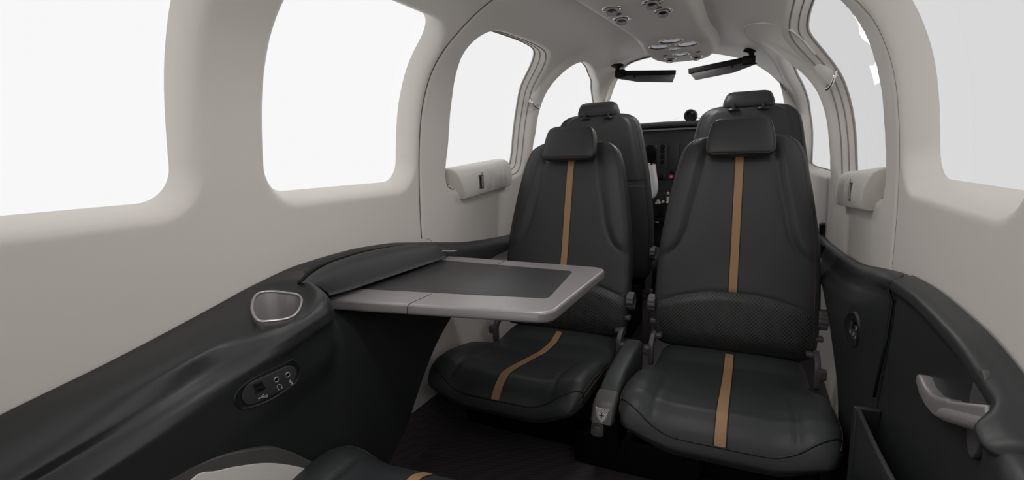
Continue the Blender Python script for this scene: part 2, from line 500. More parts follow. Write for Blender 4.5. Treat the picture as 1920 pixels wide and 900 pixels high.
# stepped frames and seals round the middle and cockpit windows, seams in the lining
def offset_poly(pl, d):
    c = pl.mean(0); n = np.roll(pl, -1, 0)-np.roll(pl, 1, 0); n = np.stack([n[:, 1], -n[:, 0]], -1); n /= np.linalg.norm(n, axis=1, keepdims=True)+1e-12
    a = (pl[:, 0]*np.roll(pl[:, 1], -1)-np.roll(pl[:, 0], -1)*pl[:, 1]).sum()
    return pl+n*d*(1 if a > 0 else -1)
for _i, (nm, side, poly, kind, dep) in enumerate(HOLES):
    if nm == 'cabin': continue
    wn = COL.objects['window_%d' % (_i+1)]; base = wn.location
    for d, r_ in (((.003, .0030), (.017, .0022), (.033, .0024)) if nm == 'frame' else ((.002, .0035),)):
        q = offset_poly(poly, d)
        off = dep*max(0, 1-d/.050)**1.35 if nm == 'frame' else dep*(1-d/.034)**2
        q = np.array([p for p in q]); V = shell_pt(q[:, 0], q[:, 1]*side, np.full(len(q), off))
        mb = MB(); mb.tube(V[::2], r_, 8, closed=True); struct(obj('window_seal', mb, GASKET, wn, angle=0))
for _k, (side, r_) in enumerate(((-1, .0016), (1, .0010))):
    s_ = np.linspace(float(z2s(.745)), .20, 90)*side
    V = shell_pt(np.full(90, 1.306), s_, np.full(90, .0022)); mb = MB(); mb.tube(V, r_, 6); struct(obj('trim_%d' % (2+_k), mb, SEAM, angle=0))

# rear bulkhead closes the cabin behind the camera
def rear():
    mb = MB(); s = np.linspace(-SMAX, SMAX, 81)
    A = shell_pt(np.full(81, -.95), s, 0.0)
    c = np.array([0, -.95, .8])
    Pg = [c+(A-c)*t*np.array([1, 1, 1])+np.array([0, -.10*(1-t**2), 0]) for t in np.linspace(.02, 1, 10)]
    mb.grid(np.array(Pg))
    struct(obj('wall_back', mb, CREAM))
rear()

# ------------------------------------------------------------------ front: windscreen frame, glass, floor
def front_frame():
    n = 121
    s = np.linspace(-1.22, 1.22, n)
    yv = yA(s)
    A0 = shell_pt(yv-.02, s, .0); A1 = shell_pt(yv+.012, s, -.001)
    # opening traced on the sloped windscreen plane  y = 2.72 + (1.46-z)*1.75
    px = [(1112, 260), (1128, 215), (1140, 190), (1146, 172), (1153, 155), (1163, 138), (1173, 125), (1188, 116), (1208, 110), (1232, 105), (1262, 100), (1295, 97), (1340, 96.5), (1380, 98.5), (1405, 102), (1424, 109), (1442, 123), (1457, 144), (1466, 170), (1471, 195), (1478, 225), (1490, 270)]
    B = []
    for p in px:
        r = ray(*p); t = (2.72+(1.46-1.0)*1.75)/(r[1]+1.75*r[2]); B.append(CAM+t*r)
    B = cr_spline(B, 10); L = np.r_[0, np.cumsum(np.linalg.norm(np.diff(B, axis=0), axis=1))]
    # pair the two curves by angle about the middle of the opening
    c = np.array([0, 1.15])
    ang = lambda P: np.arctan2(P[:, 0]-c[0], P[:, 2]-c[1])
    aB = ang(B); aA = ang(A1); o = np.argsort(aB)
    Bp = np.stack([np.interp(aA, aB[o], B[o, k]) for k in range(3)], -1)
    rings = [A0, A1]
    for t in (.25, .5, .75, .92): rings.append(A1+(Bp-A1)*t+np.array([0, -.012*math.sin(math.pi*t), 0]))
    rings.append(Bp)
    rings.append(Bp+np.array([0, .012, 0])+(Bp-A1)*.01)
    rings.append(Bp+np.array([0, .05, .015]))
    mb = MB(); mb.grid(np.array(rings))
    struct(obj('wall_front', mb, CREAM))
    # the pane
    mb = MB(); k = len(rings)
    E = rings[-2]
    mid = E.mean(0)
    mid = np.array([0.0, 3.05, 1.20])
    E = np.concatenate([E, [(.47, 3.33, 1.10), (.2, 3.36, 1.09), (-.2, 3.36, 1.09), (-.47, 3.33, 1.10)]])
    g = [mid+(E-mid)*t for t in np.linspace(.02, 1.02, 8)]
    mb.grid(np.array(g), cv=True)
    struct(obj('window_17', mb, GLASS_SOFT))
front_frame()

def floor():
    mb = MB()
    xs = [-.5905, -.587, -.580, -.573, -.568, -.562, -.545, -.3, 0, .3, .545, .562, .568, .573, .580, .587, .5905]
    zz = [.215, .206, .17, .12, .095, .083, .08, .08, .08, .08, .08, .083, .095, .12, .17, .206, .215]
    ys = np.linspace(-.95, 3.6, 60)
    mb.grid(np.array([[(x, y, z) for x, z in zip(xs, zz)] for y in ys]))
    struct(obj('floor', mb, CARPET))
floor()

# ------------------------------------------------------------------ sculpted lower side panels
ZT_Y = [-.9, -.2, .0, .274, .41, .6, .685, .814, .97, 1.12, 1.3, 1.6, 1.9, 2.3, 2.6]
ZT_Z = [.50, .56, .60, .656, .68, .722, .742, .762, .767, .759, .733, .686, .662, .645, .65]
def zt(y): return pchip(y, ZT_Y, ZT_Z)

def side_panel_rows(side, y0, rows, yends, ufun, n=150, ymod=None):
    """rows: list of depths below the top edge.  Each row runs from y0 to its own front end."""
    P = []
    jj = np.linspace(0, len(rows)-1, (len(rows)-1)*5+1)
    D = pchip(jj, np.arange(len(rows)), rows); YE = pchip(jj, np.arange(len(rows)), yends)
    for j, d, ye in zip(jj, D, YE):
        t = np.linspace(0, 1, n); t = 1-(1-t)**1.25
        y = y0+(ye-y0)*t
        u = ufun(j, y, d)
        # round the front end back to the wall
        e = np.clip((ye-y)/.035, 0, 1)
        u = u*np.sqrt(np.clip(1-(1-e)**2, 0, 1))
        z = zt(y)-d*np.ones_like(y)
        z = np.maximum(z, FLOOR+.002)
        x = side*(hw(z)-.005-u)
        P.append(np.stack([x, y, z], -1))
    return np.array(P)

# left panel : depth rows, inward offsets
L_ROWS = [-.002, .0, .004, .012, .022, .034, .048, .060, .075, .092, .115, .16, .24, .33, .42, .50, .58, .68]
L_YEND = [2.30, 2.28, 2.24, 2.20, 2.12, 2.00, 1.86, 1.74, 1.66, 1.58, 1.50, 1.42, 1.28, 1.17, 1.09, 1.03, .93, .86]
U_Q = [0, .012, .064, .098, .110, .112, .115, .126, .141, .144, .142, .139, .122, .108, .100, .094, .085, .07]
U_NEAR = [0, .010, .022, .050, .076, .098, .110, .108, .122, .138, .136, .132, .122, .108, .100, .094, .085, .07]   # two folds, y ~ .3
U_MID = [0, .010, .040, .095, .130, .156, .169, .174, .174, .166, .160, .153, .122, .108, .100, .094, .085, .07]    # cup holder, y ~ .65
U_FAR = [0, .008, .014, .026, .036, .044, .050, .054, .056, .058, .060, .060, .060, .060, .06, .058, .055, .05]         # y > 1.2
U_TAB = [0, .008, .014, .018, .022, .026, .030, .034, .040, .052, .074, .105, .118, .118, .115, .105, .092, .08]
def u_left(j, y, d):
    k = np.arange(len(L_ROWS))
    a, b, c = float(pchip(j, k, U_NEAR)), float(pchip(j, k, U_MID)), float(pchip(j, k, U_FAR))
    q_ = float(pchip(j, k, U_Q)); w0 = sstep(y, .24, .50); a = a*(1-w0)+q_*w0
    w1 = sstep(y, .47, .66); w2 = sstep(y, .72, 1.25)
    t_ = float(pchip(j, k, U_TAB)); w3 = sstep(y, .735, .82)*(1-sstep(y, 1.33, 1.42))
    return ((a*(1-w1)+b*w1)*(1-w2)+c*w2)*(1-w3)+t_*w3
cup_px = [(210, 480), (225, 400), (270, 335), (340, 308), (430, 300), (520, 303), (620, 318), (720, 330), (780, 350), (810, 400), (800, 460), (770, 530), (720, 585), (640, 625), (540, 645), (440, 655), (350, 662), (280, 645), (235, 590), (212, 530)]
rim = []
for a, b in cup_px:
    r = ray(440+a/6.43, 500+b/6.43)        # plane z = .707 + (-.47-x)*.267
    t = (.707+(-.47-CAM[0])*.267-CAM[2])/(r[2]+.267*r[0]); rim.append(CAM+t*r)
rim = cr_spline(np.array(rim), 5, closed=True)
rc = rim.mean(0)
CUP_OUT = rc[:2]+(rim[:, :2]-rc[:2])*.985
def cup_clip(P):
    q = P.reshape(-1, 3); c = np.full(len(q), 1.0)
    k = np.where((q[:, 1] > .5) & (q[:, 1] < .8) & (q[:, 2] > .66))[0]
    c[k] = sdf(q[k, :2], CUP_OUT)
    return c.reshape(P.shape[:2])
def clip_grid(P, c):
    n, m = P.shape[:2]; V = P.reshape(-1, 3); c = c.ravel(); verts = V.tolist(); edge = {}; F = []
    def cut(a, b):
        k = (min(a, b), max(a, b))
        if k not in edge:
            t = c[a]/(c[a]-c[b]); edge[k] = len(verts); verts.append((V[a]+(V[b]-V[a])*t).tolist())
        return edge[k]
    for a in range(n-1):
        for b in range(m-1):
            f = [a*m+b, (a+1)*m+b, (a+1)*m+b+1, a*m+b+1]
            if min(c[i] for i in f) > 0: F.append(f); continue
            g = []
            for p, q in zip(f, f[1:]+f[:1]):
                if c[p] > 0: g.append(p)
                if (c[p] > 0) != (c[q] > 0): g.append(cut(p, q))
            if len(g) >= 3: F.append(g)
    used = sorted({i for f in F for i in f}); rem = {i: x for x, i in enumerate(used)}
    mb = MB(); mb.v = [tuple(verts[i]) for i in used]; mb.f = [[rem[i] for i in f] for f in F]
    return mb
left_root = thing('side_panel', 'long charcoal side panel under the left windows that carries the folding table', 'panel', (-.55, .9, FLOOR))
PL = side_panel_rows(-1, -.9, L_ROWS, L_YEND, u_left, n=420)
_q = PL.reshape(-1, 3); _k = np.where((_q[:, 1] > .52) & (_q[:, 1] < .80) & (_q[:, 2] > .64))[0]
_w = 1-sstep(sdf(_q[_k, :2], CUP_OUT), .006, .034); _pl = .707+(-.47-_q[_k, 0])*.267-.0035
_q[_k, 2] -= _w*np.maximum(0, _q[_k, 2]-_pl)          # the ledge dips to the rim of the cup holder
mb = clip_grid(PL, cup_clip(PL)); obj('panel_skin', mb, PANEL, left_root, angle=0)

D_ROWS = [-.003, .0, .005, .012, .022, .030, .036, .05, .08, .13, .20, .30, .40, .50, .60, .70]
U_DOOR = [0, .012, .024, .032, .034, .030, .024, .022, .022, .024, .027, .030, .033, .034, .034, .034]
# right : door panel and the scooped trim ahead of it
R_ROWS = [-.002, .0, .004, .010, .020, .032, .045, .060, .085, .12, .17, .24, .33, .42, .50, .58, .68]
R_YEND = [2.55, 2.55, 2.5, 2.45, 2.35, 2.22, 2.10, 1.98, 1.86, 1.74, 1.64, 1.55, 1.46, 1.42, 1.40, 1.40, 1.40]
U_SC = [0, .008, .014, .020, .026, .030, .036, .050, .062, .062, .058, .052, .044, .036, .03, .026, .02]
def u_trim(j, y, d):
    k = np.arange(len(R_ROWS)); c = float(pchip(j, k, U_SC))
    e = float(pchip(max(d, -.003), D_ROWS, U_DOOR)); w = sstep(y, 1.13, 1.34)
    return e*(1-w)+c*w
right_root = thing('side_trim', 'scooped charcoal side trim between the right rear seat and the door panel, with a jack pocket', 'panel', (.6, 1.6, FLOOR))
PR = side_panel_rows(1, 1.13, R_ROWS, R_YEND, u_trim, n=90)
mb = MB(); mb.grid(PR); obj('trim_skin', mb, PANEL, right_root, angle=0)

def door_panel():
    root = thing('door_panel', 'large charcoal door panel with a rounded rim and a grey lever handle, below the right rear window', 'panel', (.6, .9, FLOOR))
    P = []
    jj = np.linspace(0, len(D_ROWS)-1, (len(D_ROWS)-1)*5+1); k = np.arange(len(D_ROWS))
    for j in jj:
        d = float(pchip(j, k, D_ROWS)); u0 = float(pchip(j, k, U_DOOR))
        y = np.r_[.590, .592, .596, np.linspace(.60, 1.128, 100), 1.134]
        u = u0*np.ones_like(y)
        # rear rim of the door (towards the camera) is proud and rounded
        rim = (1-sstep(y, .635, .675))*sstep(d, .0, .03)
        u = u+.026*rim
        e = np.clip((y-.590)/.03, 0, 1)*np.clip((1.134-y)/.007, 0, 1)
        u = u*np.sqrt(np.clip(1-(1-e)**2, 0, 1))
        z = np.maximum(zt(y)-d, FLOOR+.002)
        P.append(np.stack([hw(z)-.005-u, y, z], -1))
    mb = MB(); mb.grid(np.array(P)); obj('panel_skin', mb, PANEL, root, angle=0)
    return root
door_root = door_panel()

# ------------------------------------------------------------------ upholstered seats
class Pad:
    """a closed cushion: rings of a superellipse along an axis"""
    def __init__(s, O, X, T, N, ws, hwf, mid, af, ab, feat=None, p=5., n=120):
        s.O, s.X, s.T, s.N = [np.array(v, float) for v in (O, X, T, N)]
        s.ws, s.hwf, s.mid, s.af, s.ab, s.p, s.n = np.asarray(ws, float), hwf, mid, af, ab, p, n
        s.feat = feat or (lambda x, w, f: 0.)
    def loc(s, phi, w, off=0.):
        c, q = math.cos(phi), math.sin(phi)
        h = float(s.hwf(w)); x = h*math.copysign(abs(c)**(2/s.p), c)
        a = float(s.af(w)) if q >= 0 else float(s.ab(w))
        d = float(s.mid(w))+a*math.copysign(abs(q)**(2/s.p), q)
        d += s.feat(x, w, max(q, 0))
        return x, d
    def pt(s, phi, w, off=0.):
        x, d = s.loc(phi, w)
        P = s.O+s.X*x+s.T*w+s.N*d
        if off:
            e = 2e-3
            a = s.pt(phi+e*8, w)-s.pt(phi-e*8, w); b = s.pt(phi, min(w+e, s.ws[-1]))-s.pt(phi, max(w-e, s.ws[0]))
            nn = np.cross(a, b); nn /= np.linalg.norm(nn)+1e-12
            out = s.X*math.cos(phi)*.6+s.N*math.sin(phi)
            if nn@out < 0: nn = -nn
            P = P+nn*off
        return P
    def phi_x(s, x, w, front=True):
        h = float(s.hwf(w)); c = math.copysign(min(abs(x)/h, 1.)**(s.p/2), x)
        f = math.acos(max(-1, min(1, c)))
        return f if front else -f
    def mesh(s):
        P = []
        # more samples near the corners of the superellipse
        ph = [2*math.pi*k/s.n for k in range(s.n)]
        for w in s.ws: P.append([s.pt(f, w) for f in ph])
        mb = MB(); mb.grid(np.array(P), cv=True, cap0=True, cap1=True)
        return mb
    def line(s, path, off=.001):
        return [s.pt(f, w, off) for f, w in path]
    def strip(s, mb, x0, x1, w0, w1, off, nx=6, nw=60, wlo=None, whi=None):
        P = []
        for i in range(nw+1):
            row = []
            for k in range(nx+1):
                x = x0+(x1-x0)*k/nx
                a = wlo(x) if wlo else w0; b = whi(x) if whi else w1
                w = a+(b-a)*i/nw
                row.append(s.pt(s.phi_x(x, w), w, off))
            P.append(row)
        return mb.grid(np.array(P))

def knob(mb, c, axis, r, wd, ribs=11):
    """scalloped hand wheel"""
    ax = Vector(axis).normalized(); y = Vector((0, 1, 0)); z = ax.cross(y)
    n = ribs*8; P = []
    for rad, h in ((.0, 0), (.72, 0), (.93, .0), (1.0, .12), (1.0, .88), (.93, 1.0), (.70, 1.0), (.62, .86), (0, .86)):
        ring = []
        for k in range(n):
            a = 2*math.pi*k/n; q = rad*(1-.075*(.5+.5*math.cos(a*ribs))**2) if rad > .9 else rad
            ring.append(Vector(c)+ax*(h*wd)+(y*math.cos(a)+z*math.sin(a))*max(q, .004)*r)
        P.append(ring)
    return mb.grid(np.array(P), cv=True, cap0=True, cap1=True)

SX = .298
BT = np.array([0, .235, .972]); BT /= np.linalg.norm(BT); BN = np.array([0, -BT[2], BT[1]])
def build_passenger_seat():
    root = thing('passenger_seat', '', 'seat', (SX, 1.45, FLOOR))
    # ---- backrest
    HW = lambda w: pchip(w, [0, .012, .04, .155, .265, .365, .475, .60, .665, .700, .722, .734, .738], [.215, .236, .247, .253, .251, .244, .229, .207, .192, .176, .150, .115, .085])
    TH = lambda w: pchip(w, [0, .012, .04, .12, .60, .69, .725, .738], [.012, .026, .037, .044, .040, .034, .022, .008])
    TB = lambda w: pchip(w, [0, .02, .06, .60, .70, .738], [.012, .032, .045, .045, .03, .008])
    MID = lambda w: pchip(w, [0, .05, .12, .25, .55, .738], [-.045, -.047, -.046, -.050, -.048, -.050])
    XB = lambda w: pchip(w, [.300, .311, .341, .402, .486, .569, .643, .725], [.262, .217, .183, .155, .138, .120, .108, .094])
    def feat(x, w, f):
        if f <= 0: return 0.
        a = abs(x); v = 0.
        if w > .295:
            xb = float(XB(w)); fade = float(sstep(w, .295, .35))*f**.5
            top = 1-.5*float(sstep(w, .62, .73))
            v += fade*top*(.010*float(sstep(a, xb+.001, xb+.032))-.004*math.exp(-((a-xb)/.005)**2))
        arc = .140+.058*(1-(x/.25)**2)
        v += f*(-.005*math.exp(-((w-arc)/.005)**2)+.007*float(sstep(arc-w, .0, .03))*float(sstep(w, .0, .06)))
        v -= f*.006*math.exp(-(x/.09)**2)*float(sstep(w, .2, .3))
        return v
    ws = np.r_[np.linspace(0, .05, 14), np.linspace(.056, .66, 112), np.linspace(.664, .738, 28)]
    bk = Pad((SX, 1.69, .345), (1, 0, 0), BT, BN, ws, HW, MID, TH, TB, feat, p=5.5, n=180)
    obj('backrest', bk.mesh(), LEATHER, root, angle=0); back = COL.objects['backrest'] if 'backrest' in COL.objects else None
    mb = MB(); arcf = lambda x: .134+.058*(1-(x/.25)**2)
    bk.strip(mb, -.236, .236, 0, 0, .0012, nx=44, nw=26, wlo=lambda x: .020, whi=arcf)
    obj('lumbar_panel', mb, PERF, root, angle=0)['label'] = 'perforated leather lumbar panel'
    mb = MB(); bk.strip(mb, -.0125, .0125, .199, .655, .0012, nx=5, nw=70)
    st = obj('stripe', mb, TAN, root, angle=0); st['label'] = 'tan leather centre stripe'
    for x in (-.0145, .0145):
        mb = MB(); mb.tube([bk.pt(bk.phi_x(x, w), w, .0008) for w in np.linspace(.2, .655, 60)], .0013, 6)
        obj('piping', mb, PIPE, st, angle=0)
    for sg in (-1, 1):
        pth = []
        for w in np.r_[np.linspace(.015, .69, 80), np.linspace(.694, .733, 16)]:
            f = .62 if sg > 0 else math.pi-.62
            pth.append(bk.pt(f, w, .0004))
        mb = MB(); mb.tube(pth, .0009, 6)
        obj('stitching', mb, THREAD, root, angle=0)['label'] = 'tan stitching along the backrest edge'
    # ---- headrest
    HH = lambda w: pchip(w, [0, .004, .012, .030, .07, .105, .120, .130, .136, .138], [.078, .091, .100, .1055, .1015, .0945, .088, .078, .064, .050])
    HF = lambda w: pchip(w, [0, .005, .015, .06, .12, .132, .138], [.008, .018, .026, .028, .026, .017, .005])
    HB = lambda w: pchip(w, [0, .01, .03, .06, .12, .138], [.006, .015, .02, .035, .04, .01])
    hd = Pad(np.array([SX, 1.69, .345])+BT*.648, (1, 0, 0), BT, BN, np.r_[np.linspace(0, .03, 12), np.linspace(.034, .105, 20), np.linspace(.108, .138, 14)], HH, lambda w: .018-.018*float(w/.138), HF, HB, None, p=5, n=110)
    h = obj('headrest', hd.mesh(), LEATHER, root, angle=0)
    lo = [(.5, w) for w in np.linspace(.012, .128, 26)]; hi = [(math.pi-.5, w) for w in np.linspace(.128, .012, 26)]
    top = [(f, .1335) for f in np.linspace(.8, math.pi-.8, 24)]; bot = [(f, .0065) for f in np.linspace(math.pi-.8, .8, 24)]
    mb = MB(); mb.tube(hd.line(lo+top+hi+bot, .0006), .0010, 6, closed=True); obj('stitching', mb, THREAD, h, angle=0)
    # ---- cushion
    Y0 = 1.735                       # rear; w runs forwards to the front edge (towards the camera)
    L = Y0-1.160
    yy = lambda w: Y0-w
    TOP = lambda w: pchip(w, [0, .06, .105, .18, .265, .335, .395, .445, .490, .524, .548, .564, .572, .575], [.343, .326, .316, .321, .335, .347, .357, .364, .364, .353, .337, .317, .300, .288])
    BOT = lambda w: pchip(w, [0, .02, .40, .52, .56, .575], [.275, .255, .250, .252, .262, .282])
    CH = lambda w: pchip(w, [0, .02, .08, .18, .30, .40, .48, .53, .555, .570, .575], [.205, .218, .224, .232, .246, .252, .252, .246, .238, .226, .215])
    CM = lambda w: .5*(TOP(w)+BOT(w)); CA = lambda w: .5*(TOP(w)-BOT(w))
    def cfeat(x, w, f):
        a = abs(x)
        g = float(sstep(w, .12, .33))
        v = .034*g*float(sstep(a, .10, .25))
        if f > 0:
            v += f**.4*(-.0045*math.exp(-((a-.158-.02*(w-.4))/.006)**2)*float(sstep(w, .30, .37))*(1-float(sstep(w, .535, .56))))
            v += .006*f*float(sstep(a, .158, .20))*g
            v -= .006*f*math.exp(-(x/.12)**2)*float(sstep(w, .1, .25))*(1-float(sstep(w, .42, .50)))
        return v
    ws = np.r_[np.linspace(0, .02, 5), np.linspace(.03, .50, 66), np.linspace(.505, .575, 30)]
    cu = Pad((SX, Y0, 0), (1, 0, 0), (0, -1, 0), (0, 0, 1), ws, CH, CM, CA, CA, cfeat, p=3.6, n=170)
    c = obj('seat_cushion', cu.mesh(), LEATHER_D, root, angle=0)
    mb = MB(); cu.strip(mb, -.0125, .0125, .03, .5665, .0012, nx=5, nw=110)
    st = obj('stripe', mb, TAN, root, angle=0); st['label'] = 'tan leather centre stripe'
    for x in (-.0145, .0145):
        mb = MB(); mb.tube([cu.pt(cu.phi_x(x, w), w, .0008) for w in np.linspace(.03, .5665, 90)], .0013, 6)
        obj('piping', mb, PIPE, st, angle=0)
    mb = MB(); mb.tube([cu.pt(f, .5675-.050*abs(math.cos(f))**3, .0002) for f in np.linspace(-.05, math.pi+.05, 90)], .0024, 8)
    obj('front_seam', mb, BLACK_P, c, angle=0)
    for k, (f0) in enumerate((.10, math.pi-.10)):
        for q in (-.07, .07):
            mb = MB(); mb.tube([cu.pt(f0+q, w, .0004) for w in np.linspace(.16, .545, 60)], .0010, 6)
            obj('stitching', mb, THREAD, c, angle=0)
    # ---- base, hinges, knobs
    mb = MB(); mb.box((SX, 1.545, .170), (.47, .33, .180), .012); mb.box((SX, 1.545, .262), (.40, .34, .03), .01)
    obj('seat_base', mb, BLACK, root)
    for sg in (-1, 1):
        x = SX+sg*.243
        mb = MB()
        Mx = Matrix(((0, 0, 1, 0), (1, 0, 0, 0), (0, 1, 0, 0), (0, 0, 0, 1)))     # (x,y) -> (Y,Z), thickness along X
        arc = cr_spline([(1.705, .385), (1.672, .383), (1.645, .368), (1.632, .340), (1.632, .290), (1.655, .290), (1.658, .335), (1.672, .352), (1.712, .358)], 5, closed=True)
        mb.prism([(p[0], p[1]) for p in arc], .016, .003, M=Matrix.Translation((x+.008, 0, 0)) @ Mx)
        mb.box((x+sg*.013, 1.640, .335), (.020, .026, .030), .004)
        mb.box((x-sg*.012, 1.700, .372), (.03, .03, .014), .004)
        obj('hinge_bracket', mb, METAL_D, root)
        mb = MB(); knob(mb, (SX+sg*.247, 1.752, .470), (sg, 0, 0), .033, .026); k = obj('recline_knob', mb, METAL_D, root, angle=30)
        mb = MB(); mb.box((SX+sg*.252, 1.735, .412), (.022, .026, .016), .004); obj('release_lever', mb, METAL_D, root)
    return root

def dup(root, loc, rotz=0, label='', group=None, skip=()):
    r = root.copy(); COL.objects.link(r); r.location = loc; r.rotation_euler = (0, 0, rotz); r['label'] = label
    if group: r['group'] = group
    for ch in list(root.children):
        if ch.name.split('.')[0] in skip: continue
        c = ch.copy(); COL.objects.link(c); c.parent = r
        for g in ch.children:
            d = g.copy(); COL.objects.link(d); d.parent = c
    return r

seat = build_passenger_seat()
seat['label'] = 'black leather passenger seat with a tan stripe, beside the door panel on the right'
seat['group'] = 'rear-facing passenger seats'
dup(seat, (-SX, 1.45, FLOOR), 0, 'black leather passenger seat with a tan stripe, behind the folding table on the left', 'rear-facing passenger seats')

# the near seat on the left: only the front of its cushion is in the picture
near = thing('bench_seat', 'black leather seat cushion with a tan stripe, cut off at the bottom edge', 'seat', (-.228, .514, FLOOR+.006))
for ch in list(seat.children):
    if ch.name.split('.')[0] == 'seat_cushion' or ch.name.split('.')[0] == 'seat_base' or (ch.name.split('.')[0] == 'stripe' and ch.bound_box[0][2] < .3):
        c = ch.copy(); COL.objects.link(c); c.parent = near
        for g in ch.children:
            d = g.copy(); COL.objects.link(d); d.parent = c
near.rotation_euler = (0, .06, math.pi)

def build_pilot_seat():
    cx, y0 = .312, 2.30
    root = thing('pilot_seat', '', 'seat', (cx, 2.5, FLOOR))
    T = np.array([0, -.02, 1.0]); T /= np.linalg.norm(T); N = np.array([0, -T[2], T[1]])
    HW = lambda w: pchip(w, [0, .02, .08, .20, .45, .62, .70, .735, .757, .768, .772], [.225, .243, .255, .26, .240, .212, .196, .182, .158, .130, .10])
    TH = lambda w: pchip(w, [0, .02, .08, .6, .74, .765, .772], [.015, .03, .036, .036, .028, .018, .008])
    def feat(x, w, f):
        if f <= 0: return 0
        a = abs(x); v = 0
        v += f*(-.004*math.exp(-((w-.462)/.0035)**2)-.004*math.exp(-((w-.448)/.0035)**2))
        h = float(HW(w)); v += .006*f*float(sstep(h-a, .03, .05))
        return v
    ws = np.r_[np.linspace(0, .03, 8), np.linspace(.035, .70, 110), np.linspace(.704, .772, 24)]
    bk = Pad((cx, y0, .410), (1, 0, 0), T, N, ws, HW, lambda w: -.045, TH, lambda w: .055*float(TH(w))/.036, feat, p=5, n=130)
    b = obj('backrest', bk.mesh(), LEATHER, root, angle=0)
    for w in (.462, .448):
        mb = MB(); mb.tube([bk.pt(bk.phi_x(x, w), w, .0002) for x in np.linspace(-.19, .19, 40)], .0009, 6); obj('stitching', mb, PIPE, b, angle=0)
    for sg in (-1, 1):
        mb = MB(); mb.tube([bk.pt(.55 if sg > 0 else math.pi-.55, w, .0004) for w in np.linspace(.03, .762, 70)], .0011, 6); obj('stitching', mb, PIPE, b, angle=0)
    HH = lambda w: pchip(w, [0, .006, .02, .045, .058, .066, .070], [.088, .095, .097, .090, .084, .075, .060])
    HD = lambda w: pchip(w, [0, .01, .03, .055, .070], [.022, .034, .036, .030, .008])
    hd = Pad(np.array([cx, y0+.02, 1.168]), (1, 0, 0), (0, 0, 1), (0, -1, 0), np.r_[np.linspace(0, .02, 8), np.linspace(.023, .05, 10), np.linspace(.052, .07, 10)], HH, lambda w: -.012, HD, HD, None, p=4.5, n=90)
    h = obj('headrest', hd.mesh(), LEATHER, root, angle=0)
    for f_ in (.6, math.pi-.6):
        mb = MB(); mb.tube([hd.pt(f_, w, .0005) for w in np.linspace(.004, .066, 20)], .0011, 6); obj('stitching', mb, THREAD, h, angle=0)
    for sg in (-1, 1):
        mb = MB(); mb.lathe([(.001, .0), (.020, .0), (.022, .004), (.018, .010), (.006, .012), (.006, .03)], (cx+sg*.055, y0-.008, 1.160), n=20, sy_=.7)
        obj('headrest_guide', mb, BLACK_P, root)
    # cushion, pan and pedestal (ahead of the back)
    cu = Pad((cx, 2.33, 0), (1, 0, 0), (0, 1, 0), (0, 0, 1), np.r_[np.linspace(0, .04, 6), np.linspace(.06, .44, 20), np.linspace(.45, .50, 8)], lambda w: pchip(w, [0, .03, .4, .48, .5], [.22, .24, .25, .23, .19]), lambda w: .44, lambda w: pchip(w, [0, .03, .44, .5], [.03, .05, .055, .02]), lambda w: pchip(w, [0, .03, .44, .5], [.03, .04, .04, .02]), None, p=4, n=80)
    obj('seat_cushion', cu.mesh(), LEATHER_D, root, angle=0)
    mb = MB(); mb.box((cx, 2.53, .33), (.42, .40, .10), .012); mb.box((cx, 2.56, .18), (.30, .34, .20), .01)
    obj('seat_base', mb, BLACK, root)
    for sg in (-1, 1):
        mb = MB(); mb.box((cx+sg*.235, 2.37, .385), (.02, .07, .10), .006); mb.box((cx+sg*.232, 2.36, .33), (.05, .03, .05), .006); mb.box((cx+sg*.225, 2.40, .20), (.03, .10, .24), .006)
        obj('hinge_bracket', mb, METAL_D, root)
        mb = MB(); knob(mb, (cx+sg*.248, 2.335, .535), (sg, 0, 0), .034, .024); obj('recline_knob', mb, METAL_D, root, angle=30)
    return root
ps = build_pilot_seat()
ps['label'] = 'black leather pilot seat on the right, its back just above the right passenger seat'
ps['group'] = 'pilot seats'
dup(ps, (-.322, 2.5, FLOOR), 0, 'black leather pilot seat on the left, its back beside the white control yoke', 'pilot seats')

# ------------------------------------------------------------------ fittings on the left side panel
from mathutils.bvhtree import BVHTree
def bvh_of(*objs):
    V, F = [], []
    for o in objs:
        b = len(V); l = world_loc(o)
        V += [v.co+l for v in o.data.vertices]; F += [[i+b for i in p.vertices] for p in o.data.polygons]
    return BVHTree.FromPolygons(V, F)
def on(bv, px, py):
    h = bv.ray_cast(Vector(CAM), Vector(ray(px, py)).normalized())
    n = h[1]
    if n.dot(h[0]-Vector(CAM)) > 0: n = -n
    return h[0], n
def frame(bv, pc, p1, lift=0.):
    """local frame on a surface: origin under pc, first axis towards p1"""
    O, N = on(bv, *pc); q, _ = on(bv, *p1)
    e1 = (q-O); e1 = (e1-N*e1.dot(N)).normalized(); e2 = N.cross(e1)
    return Matrix((( e1.x, e2.x, N.x, O.x+N.x*lift), (e1.y, e2.y, N.y, O.y+N.y*lift), (e1.z, e2.z, N.z, O.z+N.z*lift), (0, 0, 0, 1)))
def loc2(M, px, py):
    """pixel -> coordinates in the plane of frame M"""
    n = M.col[2].xyz; o = M.translation; r = Vector(ray(px, py)); c = Vector(CAM)
    P = c+r*((o-c).dot(n)/r.dot(n)); q = M.inverted() @ P
    return q.x, q.y
def stadium(a, b, r, n=12):
    a, b = Vector(a), Vector(b); t = math.atan2(b.y-a.y, b.x-a.x)
    return [(b.x+r*math.cos(t-math.pi/2+math.pi*k/n), b.y+r*math.sin(t-math.pi/2+math.pi*k/n)) for k in range(n+1)]+[(a.x+r*math.cos(t+math.pi/2+math.pi*k/n), a.y+r*math.sin(t+math.pi/2+math.pi*k/n)) for k in range(n+1)]
